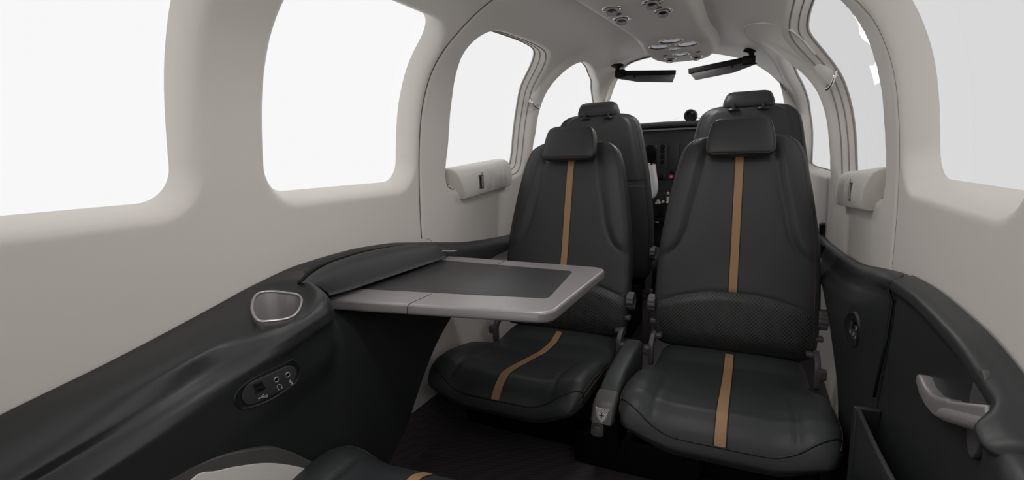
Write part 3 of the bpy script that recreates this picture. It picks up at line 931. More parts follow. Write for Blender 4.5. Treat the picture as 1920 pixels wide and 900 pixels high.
def ell(cx, cy, a, b, n=24, rot=0.):
    return [(cx+a*math.cos(2*math.pi*k/n)*math.cos(rot)-b*math.sin(2*math.pi*k/n)*math.sin(rot), cy+a*math.cos(2*math.pi*k/n)*math.sin(rot)+b*math.sin(2*math.pi*k/n)*math.cos(rot)) for k in range(n)]
def tube2(mb, M, pts, r, lift=0., closed=False, n=6):
    return mb.tube([M @ Vector((p[0], p[1], lift)) for p in pts], r, n, closed=closed)

skin = [c for c in left_root.children if c.name.startswith('panel_skin')][0]
BL = bvh_of(skin)

# cup holder
cup = thing('cup_holder', 'grey metal cup holder with a bright rim, sunk in the left side panel', 'cup holder', tuple(rc-np.array([0, 0, .07])))
mb = MB()
wall = [rc+(rim-rc)*s_+np.array([0, 0, dz]) for s_, dz in ((1.0, .0), (.985, -.004), (.95, -.03), (.90, -.06), (.84, -.074), (.70, -.078), (.4, -.078), (.02, -.078))]
mb.grid(np.array(wall), cv=True, cap1=True)
obj('liner', mb, METAL, cup, angle=0)
mb = MB(); out = [rc+(rim-rc)*s_+np.array([0, 0, dz]) for s_, dz in ((1.0, .0), (1.045, -.003), (1.05, -.010), (1.0, -.032))]
mb.grid(np.array(out), cv=True); obj('collar', mb, METAL_D, cup, angle=0)
mb = MB(); mb.tube(rim, .0030, 10, closed=True); o = obj('rim', mb, RIM, cup, angle=0); o['label'] = 'bright metal rim'

# jack plate
M = frame(BL, (503, 721), (536, 706), .0)
jp = thing('jack_plate', 'oval grey plate with two sockets and USB ports on the left side panel', 'socket', tuple(M.translation))
o_px = [(441, 750), (445, 735), (457, 722), (475, 709), (500, 695), (525, 684), (543, 676), (552, 677), (560, 686), (563, 698), (556, 715), (540, 728), (515, 745), (490, 757), (468, 764), (450, 765)]
oo = cr_spline(np.array([loc2(M, *p) for p in o_px]), 5, closed=True)
mb = MB(); c0 = oo.mean(0)
rings = [[M @ Vector((c0[0]+(p[0]-c0[0])*s_, c0[1]+(p[1]-c0[1])*s_, h)) for p in oo] for s_, h in ((1.05, -.004), (1.02, .002), (1.0, .0025), (.98, .001), (.93, .0002), (.5, .0002), (.02, .0002))]
mb.grid(np.array(rings), cv=True, cap1=True); obj('bezel', mb, BLACK_P, jp, angle=0)
a, b = loc2(M, 475, 735), loc2(M, 536, 706.5)
rad = .5*(Vector(loc2(M, 465, 718))-Vector(loc2(M, 483, 751))).length
mb = MB(); mb.prism(stadium(a, b, rad*.98), .006, .0012, M=M @ Matrix.Translation((0, 0, .003))); pl = obj('plate', mb, PLATE, jp)
def jack(px, py):
    x, y = loc2(M, px, py); T = M @ Matrix.Translation((x, y, .003)); ax = M.col[2].xyz; sc = (Vector(loc2(M, px+4, py))-Vector((x, y))).length/4
    mb = MB(); mb.lathe([(.0001, .0), (2.6*sc, .0), (2.6*sc, .0012), (.0001, .0012)], T.translation, ax, 20); hole = None
    k = thing_part = obj('socket', mb, BLACK, jp)
    mb = MB(); tube2(mb, T, ell(0, 0, 4.0*sc, 4.0*sc, 24), 1.0*sc, .0006, True, 8); o = obj('socket_ring', mb, RIM, k, angle=0)
jack(516, 711); jack(537, 702)
mb = MB(); q = [loc2(M, *p) for p in ((471, 720), (489, 712), (497, 728), (478, 738))]
mb.prism(q, .004, .0006, M=M @ Matrix.Translation((0, 0, .0036))); up = obj('usb_port', mb, BLACK_P, jp)
for pp in (((476, 722), (486, 718), (487.5, 721), (478, 725)), ((478, 731), (491, 725), (493, 729), (480, 735))):
    mb = MB(); mb.prism([loc2(M, *p) for p in pp], .003, .0003, M=M @ Matrix.Translation((0, 0, .0040))); obj('usb_slot', mb, BLACK, up)
def ink(name, strokes, discs=(), r=.00055, lift=.0034, parent=None, m=WHITE_INK, MM=None):
    MM = MM or M
    mb = MB()
    for s_ in strokes: tube2(mb, MM, [loc2(MM, *p) for p in s_], r, lift)
    for (px, py, rad_) in discs:
        x, y = loc2(MM, px, py); mb.prism(ell(x, y, rad_, rad_, 14), .0006, 0, M=MM @ Matrix.Translation((0, 0, lift+.0003)))
    return obj(name, mb, m, parent or jp, angle=0)
def z2(x, y): return 430+x/7.5, 660+y/7.5
ink('usb_symbol', [[z2(400, 645), z2(525, 595)], [z2(430, 632), z2(450, 598), z2(468, 592)], [z2(450, 625), z2(480, 632), z2(515, 622)]], [(*z2(405, 645), .0018), (*z2(468, 592), .0010), (*z2(515, 625), .0011)])
ink('headphone_symbol', [[z2(672, 515), z2(655, 490), z2(660, 462), z2(690, 447), z2(718, 460), z2(730, 490)]], [(*z2(680, 520), .0013), (*z2(725, 498), .0013)])
ink('microphone_symbol', [[z2(840, 385), z2(862, 420)], [z2(828, 400), z2(845, 428), z2(872, 415)], [z2(858, 425), z2(866, 442)], [z2(848, 450), z2(882, 436)]], r=.0007)

# speaker grille low down beside the near seat
sp = thing('speaker_grille', 'cream speaker cover in a dark grey arched surround, low on the left side panel', 'speaker', (-.5, .5, .2))
def face_pt(px, py, x=-.476):
    r = ray(px, py); t = (x-CAM[0])/r[0]; P = CAM+t*r; return (P[1], P[2])
outer = [face_pt(*p) for p in ((306, 900), (377, 868), (441, 848), (506, 839), (538, 844), (571, 858), (601, 877))]
inner = [face_pt(*p) for p in ((357, 900), (409, 882), (458, 872), (506, 868), (554, 874), (587, 886))]
outer = [tuple(p) for p in cr_spline(np.array(outer+[(.735, .27), (.70, .17), (.58, .13), (.42, .18), (.32, .32), (.31, .44)]), 5, closed=True)]
inner = [tuple(p) for p in cr_spline(np.array(inner+[(.705, .28), (.67, .20), (.57, .16), (.45, .21), (.37, .33), (.365, .42)]), 5, closed=True)]
MF = Matrix(((0, 0, 1, -.476), (1, 0, 0, 0), (0, 1, 0, 0), (0, 0, 0, 1)))
mb = MB(); mb.prism(outer, .022, .004, M=MF); obj('surround', mb, METAL_D, sp)
mb = MB(); mb.prism(inner, .010, .002, M=MF @ Matrix.Translation((0, 0, .002))); o = obj('cover', mb, CREAM_B, sp); o['label'] = 'cream cover'

# leather flap over the table slot
mb = MB(); P = []
for t in np.linspace(0, 1, 70):
    e = math.sqrt(max(0, 1-(1-min(1, (1-t)/.06+.15))**2))
    ya = .737+(1.300-.737)*t; xa = float(pchip(ya, [.737, .80, .877, 1.045, 1.21, 1.30], [-.532, -.562, -.584, -.594, -.588, -.575])); za = float(zt(ya))-.010
    yb = .812+(1.306-.812)*t; xb = -.532; zb = float(np.interp(t, [0, .12, 1], [.702, .698, .694]))
    row = []
    for q in np.linspace(0, 1, 26):
        x = xa+(xb-xa)*q; z = za+(zb-za)*q+.024*math.sin(math.pi*q**.9)*e*float(.45+.55*sstep(t, 0, .25)); y = ya+(yb-ya)*q
        row.append((x, y, z))
    row += [(xb+.004, yb, zb-.005), (xb-.002, yb, zb-.009), (xb-.02, yb, zb-.006)]
    P.append(row)
mb.grid(np.array(P)); o = obj('table_flap', mb, LEATHER, left_root, angle=50); o['label'] = 'black leather flap over the table slot'
mb = MB(); mb.tube([(float(pchip(y, [.737, .80, .877, 1.045, 1.21, 1.30], [-.532, -.562, -.584, -.594, -.588, -.575]))-.003, y, float(zt(y))-.008) for y in np.linspace(.737, 1.30, 50)], .0036, 8); obj('flap_groove', mb, BLACK, left_root, angle=0)

# ------------------------------------------------------------------ folding table
ZT = .68
tb = thing('folding_table', 'grey fold-out table with a dark inlay, in front of the left passenger seat', 'table', (-.3, 1.1, ZT-.026))
def rpoly(pts, rad, n=8):
    out = []; N = len(pts)
    for i in range(N):
        p0, p, p1 = [Vector(pts[(i+k) % N]) for k in (-1, 0, 1)]; r_ = rad[i]
        if r_ <= 0: out.append(tuple(p)); continue
        a = (p0-p).normalized(); b = (p1-p).normalized(); ang = a.angle(b); d = min(r_/math.tan(ang/2), (p0-p).length*.49, (p1-p).length*.49)
        s0, s1 = p+a*d, p+b*d
        for k in range(n+1):
            t = k/n; out.append(tuple(s0*(1-t)**2+p*2*t*(1-t)+s1*t*t))
    return out
top = rpoly([(-.562, .828), (-.30, .872), (-.024, .917), (-.021, 1.362), (-.562, 1.368)], [0, 0, .045, .050, 0])
MT = Matrix.Translation((0, 0, ZT))
mb = MB(); mb.prism(top, .026, .007, 5, M=MT); tt = obj('tabletop', mb, METAL, tb, angle=50)
ip = rpoly([(-.552, .930), (-.067, 1.012), (-.100, 1.286), (-.548, 1.300)], [.004, .02, .02, .004])
mb = MB(); mb.prism(ip, .004, .0008, 2, M=MT @ Matrix.Translation((0, 0, .0008))); o = obj('inlay', mb, INLAY, tb); o['label'] = 'dark grey inlaid writing surface'
for y0, y1, z0 in ((.858, .952, 1), (1.296, 1.366, 0)):
    mb = MB(); x = -.345
    pts = [(x, y0, ZT-.022), (x, y0-.0002, ZT-.006), (x, y0+.006, ZT+.0001), (x, y1, ZT+.0001)] if z0 else [(x, y0, ZT+.0001), (x, y1-.006, ZT+.0001), (x, y1+.0002, ZT-.006)]
    mb.tube(pts, .0007, 6); obj('fold_seam', mb, BLACK, tt, angle=0)
for pts in ([(-.604, 1.292, .736), (-.603, 1.300, .744), (-.596, 1.305, .747), (-.585, 1.300, .744), (-.570, 1.290, .738)], [(-.575, 1.318, .706), (-.555, 1.335, .703), (-.535, 1.365, .698), (-.540, 1.385, .695), (-.556, 1.375, .696), (-.572, 1.345, .700)]):
    mb = MB(); mb.tube(cr_spline(np.array(pts), 6), .0016, 8); obj('hinge_loop', mb, RIM, tb, angle=0)

# ------------------------------------------------------------------ right side : handle, pocket, jack pocket, rear trim
def xface(px, py, x):
    r = ray(px, py); P = CAM+(x-CAM[0])/r[0]*r; return (P[1], P[2])
MX = lambda x: Matrix(((0, 0, -1, x), (1, 0, 0, 0), (0, 1, 0, 0), (0, 0, 0, 1)))
HX = .576
lever = [(1717, 701), (1723, 704), (1730, 722), (1742, 737), (1755, 744), (1772, 747), (1775, 751), (1846, 758), (1850, 814), (1800, 797), (1765, 788), (1748, 780), (1733, 762), (1722, 740), (1716, 716)]
hd = thing('door_handle', 'satin grey lever handle with a curved tip on the right door panel', 'handle', (HX+.02, .75, .70))
mb = MB(); mb.prism([xface(*p, HX) for p in lever], .020, .005, 4, M=MX(HX)); obj('lever', mb, METAL, hd, angle=50)
a, b = xface(1764, 776, HX-.004), xface(1850, 800, HX-.004)
mb = MB(); mb.tube([(HX-.001, a[0]+(b[0]-a[0])*t, a[1]+(b[1]-a[1])*t) for t in (0, .05, .3, .6, 1)], [.0075, .0085, .0085, .0085, .0085], 18); obj('grip_rod', mb, METAL, hd, angle=40)
c = xface(1838, 770, HX+.012)
mb = MB(); mb.prism(ell(c[0], c[1]-.005, .022, .055), .008, .002, M=MX(HX+.008)); obj('backplate', mb, METAL_D, hd)

mb = MB(); P = []
for t in np.linspace(0, 1, 30):
    y = 1.095-(1.095-.70)*t; z = .497+.034*t; x = .542-.004*math.sin(math.pi*t)
    if t == 0: pass
    P.append([(x+.012, y, .16), (x+.003, y, .30), (x, y, z-.02), (x-.001, y, z-.004), (x+.002, y, z), (x+.007, y, z), (x+.009, y, z-.004), (x+.011, y, z-.02), (x+.016, y, .30), (x+.022, y, .16)])
mb.grid(np.array(P), cap0=True, cap1=True); pk = obj('storage_pocket', mb, PANEL, door_root, angle=60)
mb = MB(); mb.box((.560, 1.098, .33), (.045, .012, .34), .004); obj('pocket_end', mb, PANEL, pk)
mb = MB(); mb.box((.552, 1.03, .478), (.004, .014, .022), .0015); o = obj('pocket_tab', mb, PUTTY, pk); o['label'] = 'small beige tab inside the pocket'

tsk = [c for c in right_root.children if c.name.startswith('trim_skin')][0]
BR = bvh_of(tsk)
M2 = frame(BR, (1599, 617), (1607, 640), .0)
j2 = thing('jack_pocket', 'small black pocket with white socket symbols on the right side trim', 'socket', tuple(M2.translation))
o2 = cr_spline(np.array([loc2(M2, *p) for p in ((1584, 612), (1588, 595), (1597, 586), (1606, 592), (1611, 615), (1609, 640), (1603, 650), (1593, 640))]), 5, closed=True); c0 = o2.mean(0)
mb = MB(); mb.grid(np.array([[M2 @ Vector((c0[0]+(p[0]-c0[0])*s_, c0[1]+(p[1]-c0[1])*s_, h)) for p in o2] for s_, h in ((1.1, -.004), (1.03, .002), (1., .0025), (.93, .0008), (.5, .0008), (.02, .0008))]), cv=True, cap1=True)
obj('bezel', mb, BLACK_P, j2, angle=0)
mb = MB(); mb.prism([loc2(M2, *p) for p in ((1598, 602), (1609, 612), (1606, 643), (1592, 622))], .003, .0008, M=M2 @ Matrix.Translation((0, 0, .0025))); obj('plate', mb, PLATE, j2)
for n_, st_ in (('microphone_symbol', [[(1595, 620), (1598, 618.5), (1595.5, 622), (1598, 624)]]), ('headphone_symbol', [[(1601, 630), (1602, 625), (1604, 623), (1604, 627), (1601.5, 630)]]), ('headset_symbol', [[(1605, 636), (1607.5, 630)]]), ('usb_symbol', [[(1607, 618), (1609, 614), (1610, 617), (1607, 618)]])):
    ink(n_, st_, r=.0008, lift=.0027, parent=j2, MM=M2)
for px, py in ((1604, 603), (1602.5, 612)):
    x, y = loc2(M2, px, py); mb = MB(); mb.lathe([(.0001, 0), (.006, 0), (.006, .002), (.0001, .002)], (M2 @ Vector((x, y, .002))), M2.col[2].xyz, 16); obj('socket', mb, BLACK, j2)
# recessed latch in the scooped trim, half hidden by the seat
mb = MB(); P0, N0 = on(BR, 1541, 470)
mb.box(P0, (.010, .060, .050), .004); o = obj('recessed_latch', mb, BLACK, right_root)
mb = MB(); P0, N0 = on(BR, 1540, 438)
mb.box(P0+Vector((.004, 0, .02)), (.026, .05, .05), .008); o = obj('belt_guide', mb, BLACK_P, right_root)
# seam cap on the scoop
mb = MB(); mb.tube([(float(hw(zt(1.137)-d))-.004-u, 1.137, float(zt(1.137))-d) for d, u in ((.0, .012), (.012, .028), (.03, .034), (.05, .026), (.12, .028), (.25, .036))], .003, 8); obj('end_seam', mb, BLACK_P, right_root, angle=0)

rt = thing('rear_trim', 'dark side trim at the bottom right corner, just behind the door panel', 'panel', (.58, .2, FLOOR))
P = []
for d, u in ((.0, .0), (.0, .03), (.006, .045), (.02, .052), (.05, .055), (.10, .052), (.2, .045), (.4, .04), (.62, .035)):
    row = []
    for y in np.r_[np.linspace(-.9, .58, 40), .61, .628, .636, .64]:
        e = np.clip((.641-y)/.03, 0, 1); z = max(float(zt(y))-.015-d-.02*(1-math.sqrt(1-(1-e)**2)), FLOOR+.002)
        row.append((float(hw(z))-.005-u*math.sqrt(max(0, 1-(1-e)**2)), y, z))
    P.append(row)
mb = MB(); mb.grid(np.array(P)); obj('panel_skin', mb, PANEL, rt, angle=0)

# ------------------------------------------------------------------ armrest with the crest, between the two seats
ar = thing('armrest', 'narrow black armrest with a crest on its grey metal end, between the two passenger seats', 'armrest', (.022, 1.35, FLOOR))
MY = lambda x: Matrix(((0, 0, 1, x), (1, 0, 0, 0), (0, 1, 0, 0), (0, 0, 0, 1)))
AX, AWD = .0140, .056
mb = MB(); mb.prism([(1.225, .300), (1.218, .358), (1.25, .375), (1.32, .390), (1.45, .398), (1.56, .398), (1.58, .38), (1.58, .30), (1.40, .28)], AWD, .012, 4, M=MY(AX+AWD/2)); obj('pad', mb, LEATHER_D, ar, angle=60)
mb = MB(); mb.prism([(1.172, .304), (1.160, .312), (1.180, .352), (1.194, .360), (1.236, .371), (1.240, .306)], AWD+.004, .010, 4, M=MY(AX+AWD/2+.002)); cap = obj('end_cap', mb, METAL_D, ar, angle=60)
fd = Vector((0, .020, .040)).normalized(); fn = Vector((0, -fd.z, fd.y))
MS = Matrix(((1, fd.x, fn.x, AX), (0, fd.y, fn.y, 1.1705+fn.y*.0012), (0, fd.z, fn.z, .3325+fn.z*.0012), (0, 0, 0, 1)))
sh = [(-.0175, .017), (-.013, .0145), (-.0155, .0195), (.0, .0165), (.0155, .0195), (.013, .0145), (.0175, .017), (.0150, .004), (.0120, -.008), (.006, -.0155), (0, -.019), (-.006, -.0155), (-.0120, -.008), (-.0150, .004)]
sh = [(-.0185, .0175), (-.012, .0158), (0, .0150), (.012, .0158), (.0185, .0175), (.0165, .012), (.0155, .004), (.0125, -.008), (.007, -.0160), (0, -.0205), (-.007, -.0160), (-.0125, -.008), (-.0155, .004), (-.0165, .012)]
mb = MB(); mb.prism(sh, .002, .0004, M=MS @ Matrix.Translation((0, 0, .0008))); cs = obj('crest', mb, RIM, cap)
mb = MB()
tube2(mb, MS, [(p[0]*.86, p[1]*.86) for p in sh], .0004, .0009, True)
mb.prism([(-.0065, -.0008), (-.0016, -.0008), (-.0016, .004), (.0016, .004), (.0016, -.0008), (.0065, -.0008), (.0065, -.0040), (.0016, -.0040), (.0016, -.0092), (-.0016, -.0092), (-.0016, -.0040), (-.0065, -.0040)], .0006, 0, M=MS @ Matrix.Translation((0, 0, .0013)))
for iy in range(4):
    for ix in range(9):
        if (ix+iy) % 2 == 0:
            x = -.0128+ix*.0032*(1-.02*iy); y = .0125-iy*.0026
            mb.prism([(x-.0012, y-.0010), (x+.0012, y-.0010), (x+.0012, y+.0010), (x-.0012, y+.0010)], .0005, 0, M=MS @ Matrix.Translation((0, 0, .0012)))
obj('crest_engraving', mb, BLACK_P, cs)
mb = MB(); mb.prism(rpoly([(-.016, .010), (.016, .010), (.017, -.030), (-.017, -.030)], [.003, .003, .012, .012]), .006, .002, M=Matrix(((1, 0, 0, AX-.012), (0, .2, -1, 1.170), (0, 1, .2, .300), (0, 0, 0, 1)))); tg = obj('latch_tongue', mb, METAL_D, ar)
mb = MB(); mb.lathe([(.0001, 0), (.013, 0), (.014, .002), (.012, .004), (.0001, .005)], (AX-.012, 1.165, .286), (0, -1, .1), 24); obj('latch_button', mb, METAL_D, tg)
mb = MB(); mb.box((.07, 1.335, .135), (.36, .05, .106), .006); mb2 = obj('support', mb, BLACK, ar)
mb = MB(); mb.box((AX, 1.42, .24), (.04, .30, .14), .006); obj('support_post', mb, BLACK, ar)

# ------------------------------------------------------------------ ledge pods under the frame windows
def pod(side, label):
    root = thing('window_armrest', label, 'armrest', (side*.60, 1.71, .845), 'armrests under the middle windows')
    prof_ = cr_spline(np.array([(.655, .957), (.635, .9575), (.615, .954), (.600, .944), (.591, .925), (.5865, .90), (.586, .875), (.590, .852), (.598, .845), (.62, .843), (.655, .843)]), 4)
    P = []
    y0 = 1.494 if side < 0 else 1.462
    ys = np.r_[y0, y0+.002, y0+.006, np.linspace(y0+.012, 1.918, 130), 1.924, 1.928, 1.930]
    for y in ys:
        e = min(1, (y-y0)/.012, (1.930-y)/.012); k = math.sqrt(max(0, 1-(1-e)**2))
        sh_ = .007*(1-k)
        g = -.0045*math.exp(-((y-1.728)/.0028)**2)-.0025*math.exp(-((y-1.83)/.0028)**2)
        row = []
        for (x, z) in prof_:
            zc = .90; yy_ = y+.055*max(0, (.957-z)/.115)*(1-(y-y0)/(1.93-y0))
            row.append((side*(x+sh_-g*.7), yy_, float(tilt(np.array(side*x), np.array(y), np.array(zc+(z-zc)*(1-.07*(1-k)))))))
        P.append(row)
    mb = MB(); mb.grid(np.array(P), cap0=True, cap1=True); obj('cushion', mb, CREAM_B, root, angle=60)
    M = Matrix(((0, 0, -side, side*.5850), (-side, 0, 0, 1.655), (0, 1, 0, float(tilt(np.array(side*.585), np.array(1.655), np.array(.893)))), (0, 0, 0, 1)))
    mb = MB(); mb.prism(rpoly([(-.017, -.026), (.017, -.026), (.017, .026), (-.017, .026)], [.004]*4), .006, .0012, M=M); lt = obj('latch', mb, METAL_D, root)
    mb = MB(); mb.prism([(-.012, -.020), (-.004, -.020), (-.004, .020), (-.012, .020)], .003, .0005, M=M @ Matrix.Translation((0, 0, .0008))); obj('latch_slot', mb, BLACK, lt)
    mb = MB(); mb.prism([(0, -.021), (.010, -.021), (.010, .021), (0, .021)], .004, .0015, M=M @ Matrix.Translation((0, 0, .003))); mb.box(M @ Vector((.004, .031, .001)), (.003, .004, .012), .001); obj('latch_tab', mb, METAL, lt)
    return root
pod(-1, 'cream armrest pod under the left middle window with a small grey latch')
pod(1, 'cream armrest pod under the right middle window with a small grey latch')

# ------------------------------------------------------------------ belt guides on the pillars
BG = bvh_of(COL.objects['ceiling'], COL.objects['wall_left'], COL.objects['wall_right'])
def guide(side, px, label):
    O, N = on(BG, *px)
    root = thing('belt_guide', label, 'belt guide', tuple(O), 'belt guides on the cockpit pillars')
    f = Vector((0, 1, 0)); f = (f-N*f.dot(N)).normalized(); u = N.cross(f); u = u if u.z > 0 else -u
    L = lambda a, b, c: O+f*a+u*b+N*c
    P = []
    for t in np.linspace(0, 1, 16):
        b = -.012+.085*t; w = .023*math.sqrt(max(.03, 1-(max(0, t-.30)/.71)**2)); th = .024*(1-.55*t)
        P.append([L(-.004+w*math.cos(q), b, -.004+th*max(0, math.sin(q))**.7) for q in np.linspace(0, math.pi, 18)])
    mb = MB(); mb.grid(np.array(P), cap0=True, cap1=True); obj('belt_cover', mb, CREAM_B, root, angle=60)
    pts = cr_spline(np.array([tuple(L(*q)) for q in ((-.030, .004, -.002), (-.036, .002, .014), (-.030, -.006, .026), (-.010, -.018, .031), (.014, -.022, .030), (.026, -.018, .018), (.028, -.012, -.002))]), 6)
    mb = MB(); mb.tube(pts, .0048, 10); obj('belt_loop', mb, CHROME, root, angle=0)
guide(-1, (1001, 189), 'chrome belt loop with a cream cover on the left cockpit pillar')
guide(1, (1557, 146), 'chrome belt loop with a cream cover on the right cockpit pillar')

# ------------------------------------------------------------------ overhead console
def console():
    root = thing('overhead_console', 'long cream ceiling console with a rounded front end, carrying the air vents', 'console', (.04, 1.6, 1.49))
    ys = np.r_[np.linspace(.45, 1.9, 50), np.linspace(1.92, 2.40, 50), np.linspace(2.41, 2.62, 40)]
    P = []
    for y in ys:
        xl = float(pchip(y, [.45, 1.4, 1.69, 1.95, 2.07, 2.10, 2.19, 2.31, 2.42, 2.50, 2.56, 2.60, 2.62], [-.20, -.136, -.110, -.090, -.082, -.082, -.092, -.098, -.092, -.078, -.058, -.035, -.01]))
        xr = float(pchip(y, [.45, 1.4, 1.70, 1.95, 2.07, 2.19, 2.33, 2.42, 2.50, 2.56, 2.60, 2.62], [.20, .158, .146, .147, .152, .165, .168, .160, .142, .115, .085, .05]))
        zb = float(pchip(y, [.45, 2.02, 2.10, 2.2, 2.4, 2.54, 2.60, 2.62], [1.424, 1.424, 1.423, 1.419, 1.416, 1.420, 1.430, 1.445]))
        zb_l = zb
        row = []
        for f, dz in ((-.045, .07), (-.020, .035), (-.004, .010), (0.006, .002), (.018, .0)): row.append((xl+f, y, zb+dz))
        for q in np.linspace(.15, .85, 8): row.append((xl+(xr-xl)*q, y, zb-.002*math.sin(math.pi*q)))
        for f, dz in ((-.018, .0), (-.004, .003), (.010, .014), (.024, .034), (.036, .07)): row.append((xr+f, y, zb+dz))
        P.append(row)
    mb = MB(); mb.grid(np.array(P), cap1=True); return root, obj('console_shell', mb, CONSOLE, root, angle=0)
con, con_shell = console()
BC = bvh_of(con_shell)
def gasper(px, py, rad, label=None, ring=1.55):
    O, N = on(BC, px, py)
    v = Vector((0, 1, 0)); v = (v-N*v.dot(N)).normalized()
    root = obj_root = MB()
    m1 = MB(); m1.lathe([(rad*ring, -.001), (rad*ring, .0015), (rad*ring*.93, .0030), (rad*ring*.80, .0028), (rad*.98, -.002), (rad*.95, -.004)], O, N, 32)
    a = obj('air_vent', m1, CHROME, con, angle=0)
    tilt_ax = (N*1.0+Vector((.05, -.45, 0))).normalized()
    m2 = MB(); m2.lathe([(rad*.97, -.004), (rad*1.0, .006), (rad*.92, .013), (rad*.80, .0145), (rad*.72, .012), (rad*.70, .004)], O, tilt_ax, 28)
    obj('vent_nozzle', m2, METAL, a, angle=0)
    m3 = MB(); m3.lathe([(rad*.71, .0040), (rad*.4, .0035), (.0002, .0035)], O, tilt_ax, 24); obj('vent_core', m3, BLACK_P, a, angle=0)
for p in ((1148, 16, .0195), (1166, 35, .0185), (1223, 4, .0195), (1243, 20, .0185), (1256, 110, .018), (1306, 105, .018)): gasper(*p)
def lamp(px, py, rx, ry):
    O, N = on(BC, px, py); e1 = Vector((1, 0, 0)); e1 = (e1-N*e1.dot(N)).normalized()
    m = MB(); m.lathe([(rx*1.0, -.001), (rx*1.02, .0020), (rx*.95, .0035), (rx*.86, .0030), (rx*.80, .0)], O, N, 36, xdir=e1, sy_=ry/rx); a = obj('reading_or_fill_lamp', m, CHROME, con, angle=0)
    m = MB(); m.lathe([(rx*.84, .0004), (rx*.5, .0022), (.0002, .0028)], O, N, 30, xdir=e1, sy_=ry/rx); obj('lamp_lens', m, LENS, a, angle=0)
lamp(1258, 76, .046, .036); lamp(1237, 87, .043, .036); lamp(1288, 82, .043, .036); lamp(1266, 91, .022, .022); lamp(1277, 101, .036, .034)
for px, py, rad in ((1158, 26, .011), (1233, 14, .011), (1247, 104, .009), (1309, 97, .009)):
    O, N = on(BC, px, py); m = MB(); m.lathe([(rad*1.15, -.001), (rad*1.15, .0015), (rad*.9, .0022), (rad*.85, .0008), (.0002, .0008)], O, N, 22); obj('call_button', m, METAL_D, con, angle=0)

# ------------------------------------------------------------------ sun visors
def yface(px, py, y):
    r = ray(px, py); return Vector(CAM+y/r[1]*r)
def visor(label, disc, post, block, bar0, bar1, blade, stud, y=2.60):
    d = yface(*disc, y)
    root = thing('sun_visor', label, 'sun visor', tuple(d+Vector((0, 0, .012))), 'sun visors')
    m = MB(); m.lathe([(.0005, .014), (.026, .014), (.032, .009), (.032, .004), (.018, -.002), (.0005, -.004)], d, (0, 0, 1), 28); obj('ceiling_mount', m, BLACK, root)
    p1, b0 = yface(*post, y), yface(*block, y)
    m = MB(); m.tube([d, d+(p1-d)*.5, p1], [.014, .010, .013], 14); m.box(b0, (.052, .03, .036), .006); obj('swivel_arm', m, BLACK, root)
    q0, q1 = yface(*bar0, y), yface(*bar1, y); e = (q1-q0).normalized(); L = (q1-q0).length
    up = Vector((0, -1, 0)).cross(e); up = up if up.z > 0 else -up
    MM = Matrix(((e.x, up.x, 0, 0), (e.y, up.y, -1, 0), (e.z, up.z, 0, 0), (0, 0, 0, 1)))
    m = MB(); m.box((q0+q1)/2, (L, .022, .016), .002, 2, M=MM); bar = obj('clamp_bar', m, BLACK, root)
    s_ = yface(*stud, y-.01); m = MB(); m.box(s_, (.008, .008, .012), .002); obj('stud', m, BLACK, bar)
    m = MB(); pts = [yface(*p, y) for p in blade]
    m.prism([(p.x, p.z) for p in pts], .003, .0008, M=Matrix(((1, 0, 0, 0), (0, 0, 1, y+.0015), (0, 1, 0, 0), (0, 0, 0, 1)))); o = obj('blade', m, VISOR, root); o['label'] = 'smoked visor blade'
visor('black sun visor with a smoked blade at the left of the windscreen', (1158, 126), (1158, 136), (1163, 138), (1171, 137), (1267, 136), [(1153, 147), (1175, 140), (1266, 141), (1261, 154.5), (1195, 153.5)], (1189, 143))
visor('black sun visor with a smoked blade at the right of the windscreen', (1409, 97), (1409, 108), (1404, 113), (1291, 134), (1392, 113), [(1292, 136), (1392, 116), (1412, 113), (1420, 119.5), (1375, 136.5), (1304, 150.5)], (1372, 124), 2.44)

# ------------------------------------------------------------------ instrument panel
ipn = thing('instrument_panel', 'black instrument panel with a dark screen and knobs below the windscreen', 'instrument panel', (0, 3.2, FLOOR))
m = MB(); P = []
for x in np.linspace(-.50, .50, 41):
    w = abs(x)/.6; zo = -.03*w**2-.060*0
    zz = float(tilt(np.array(x*.3), np.array(3.1), np.array(0.)))
    P.append([(x, 3.17, 1.140+zz+zo), (x, 3.10, 1.140+zz+zo), (x, 3.082, 1.146+zz+zo), (x, 3.078, 1.158+zz+zo), (x, 3.084, 1.170+zz+zo), (x, 3.10, 1.177+zz+zo), (x, 3.3, 1.182+zz+zo), (x, 3.55, 1.15+zz+zo), (x, 3.6, 1.10+zz+zo)])
m.grid(np.array(P)); obj('glareshield', m, BLACK_P, ipn, angle=50)
m = MB(); m.box((0, 3.22, .61), (1.10, .10, 1.04), .004); obj('fascia', m, BLACK_P, ipn)
FY = 3.168
def yz(px, py): p = yface(px, py, FY); return (p.x, p.z)
def fprism(name, pts, th, mt, parent, dy=0., bev=.001, rad=0):
    q = [yz(*p) for p in pts]
    if rad: q = rpoly(q, [rad]*len(q))
    mm = MB(); mm.prism(q, th, bev, M=Matrix(((1, 0, 0, 0), (0, 0, -1, FY-dy), (0, 1, 0, 0), (0, 0, 0, 1)))); return obj(name, mm, mt, parent)
fprism('display_bezel', [(1195, 264), (1250, 270), (1249, 337), (1195, 335)], .010, BLACK_P, ipn, .008)
sc_ = fprism('display_screen', [(1197, 271), (1232, 272), (1231, 312), (1197, 310)], .004, DARK_GLASS, ipn, .010)
kp = fprism('control_panel', [(1236, 271), (1252, 272), (1250, 336), (1233, 335)], .008, BLACK_P, ipn, .012, rad=.006)
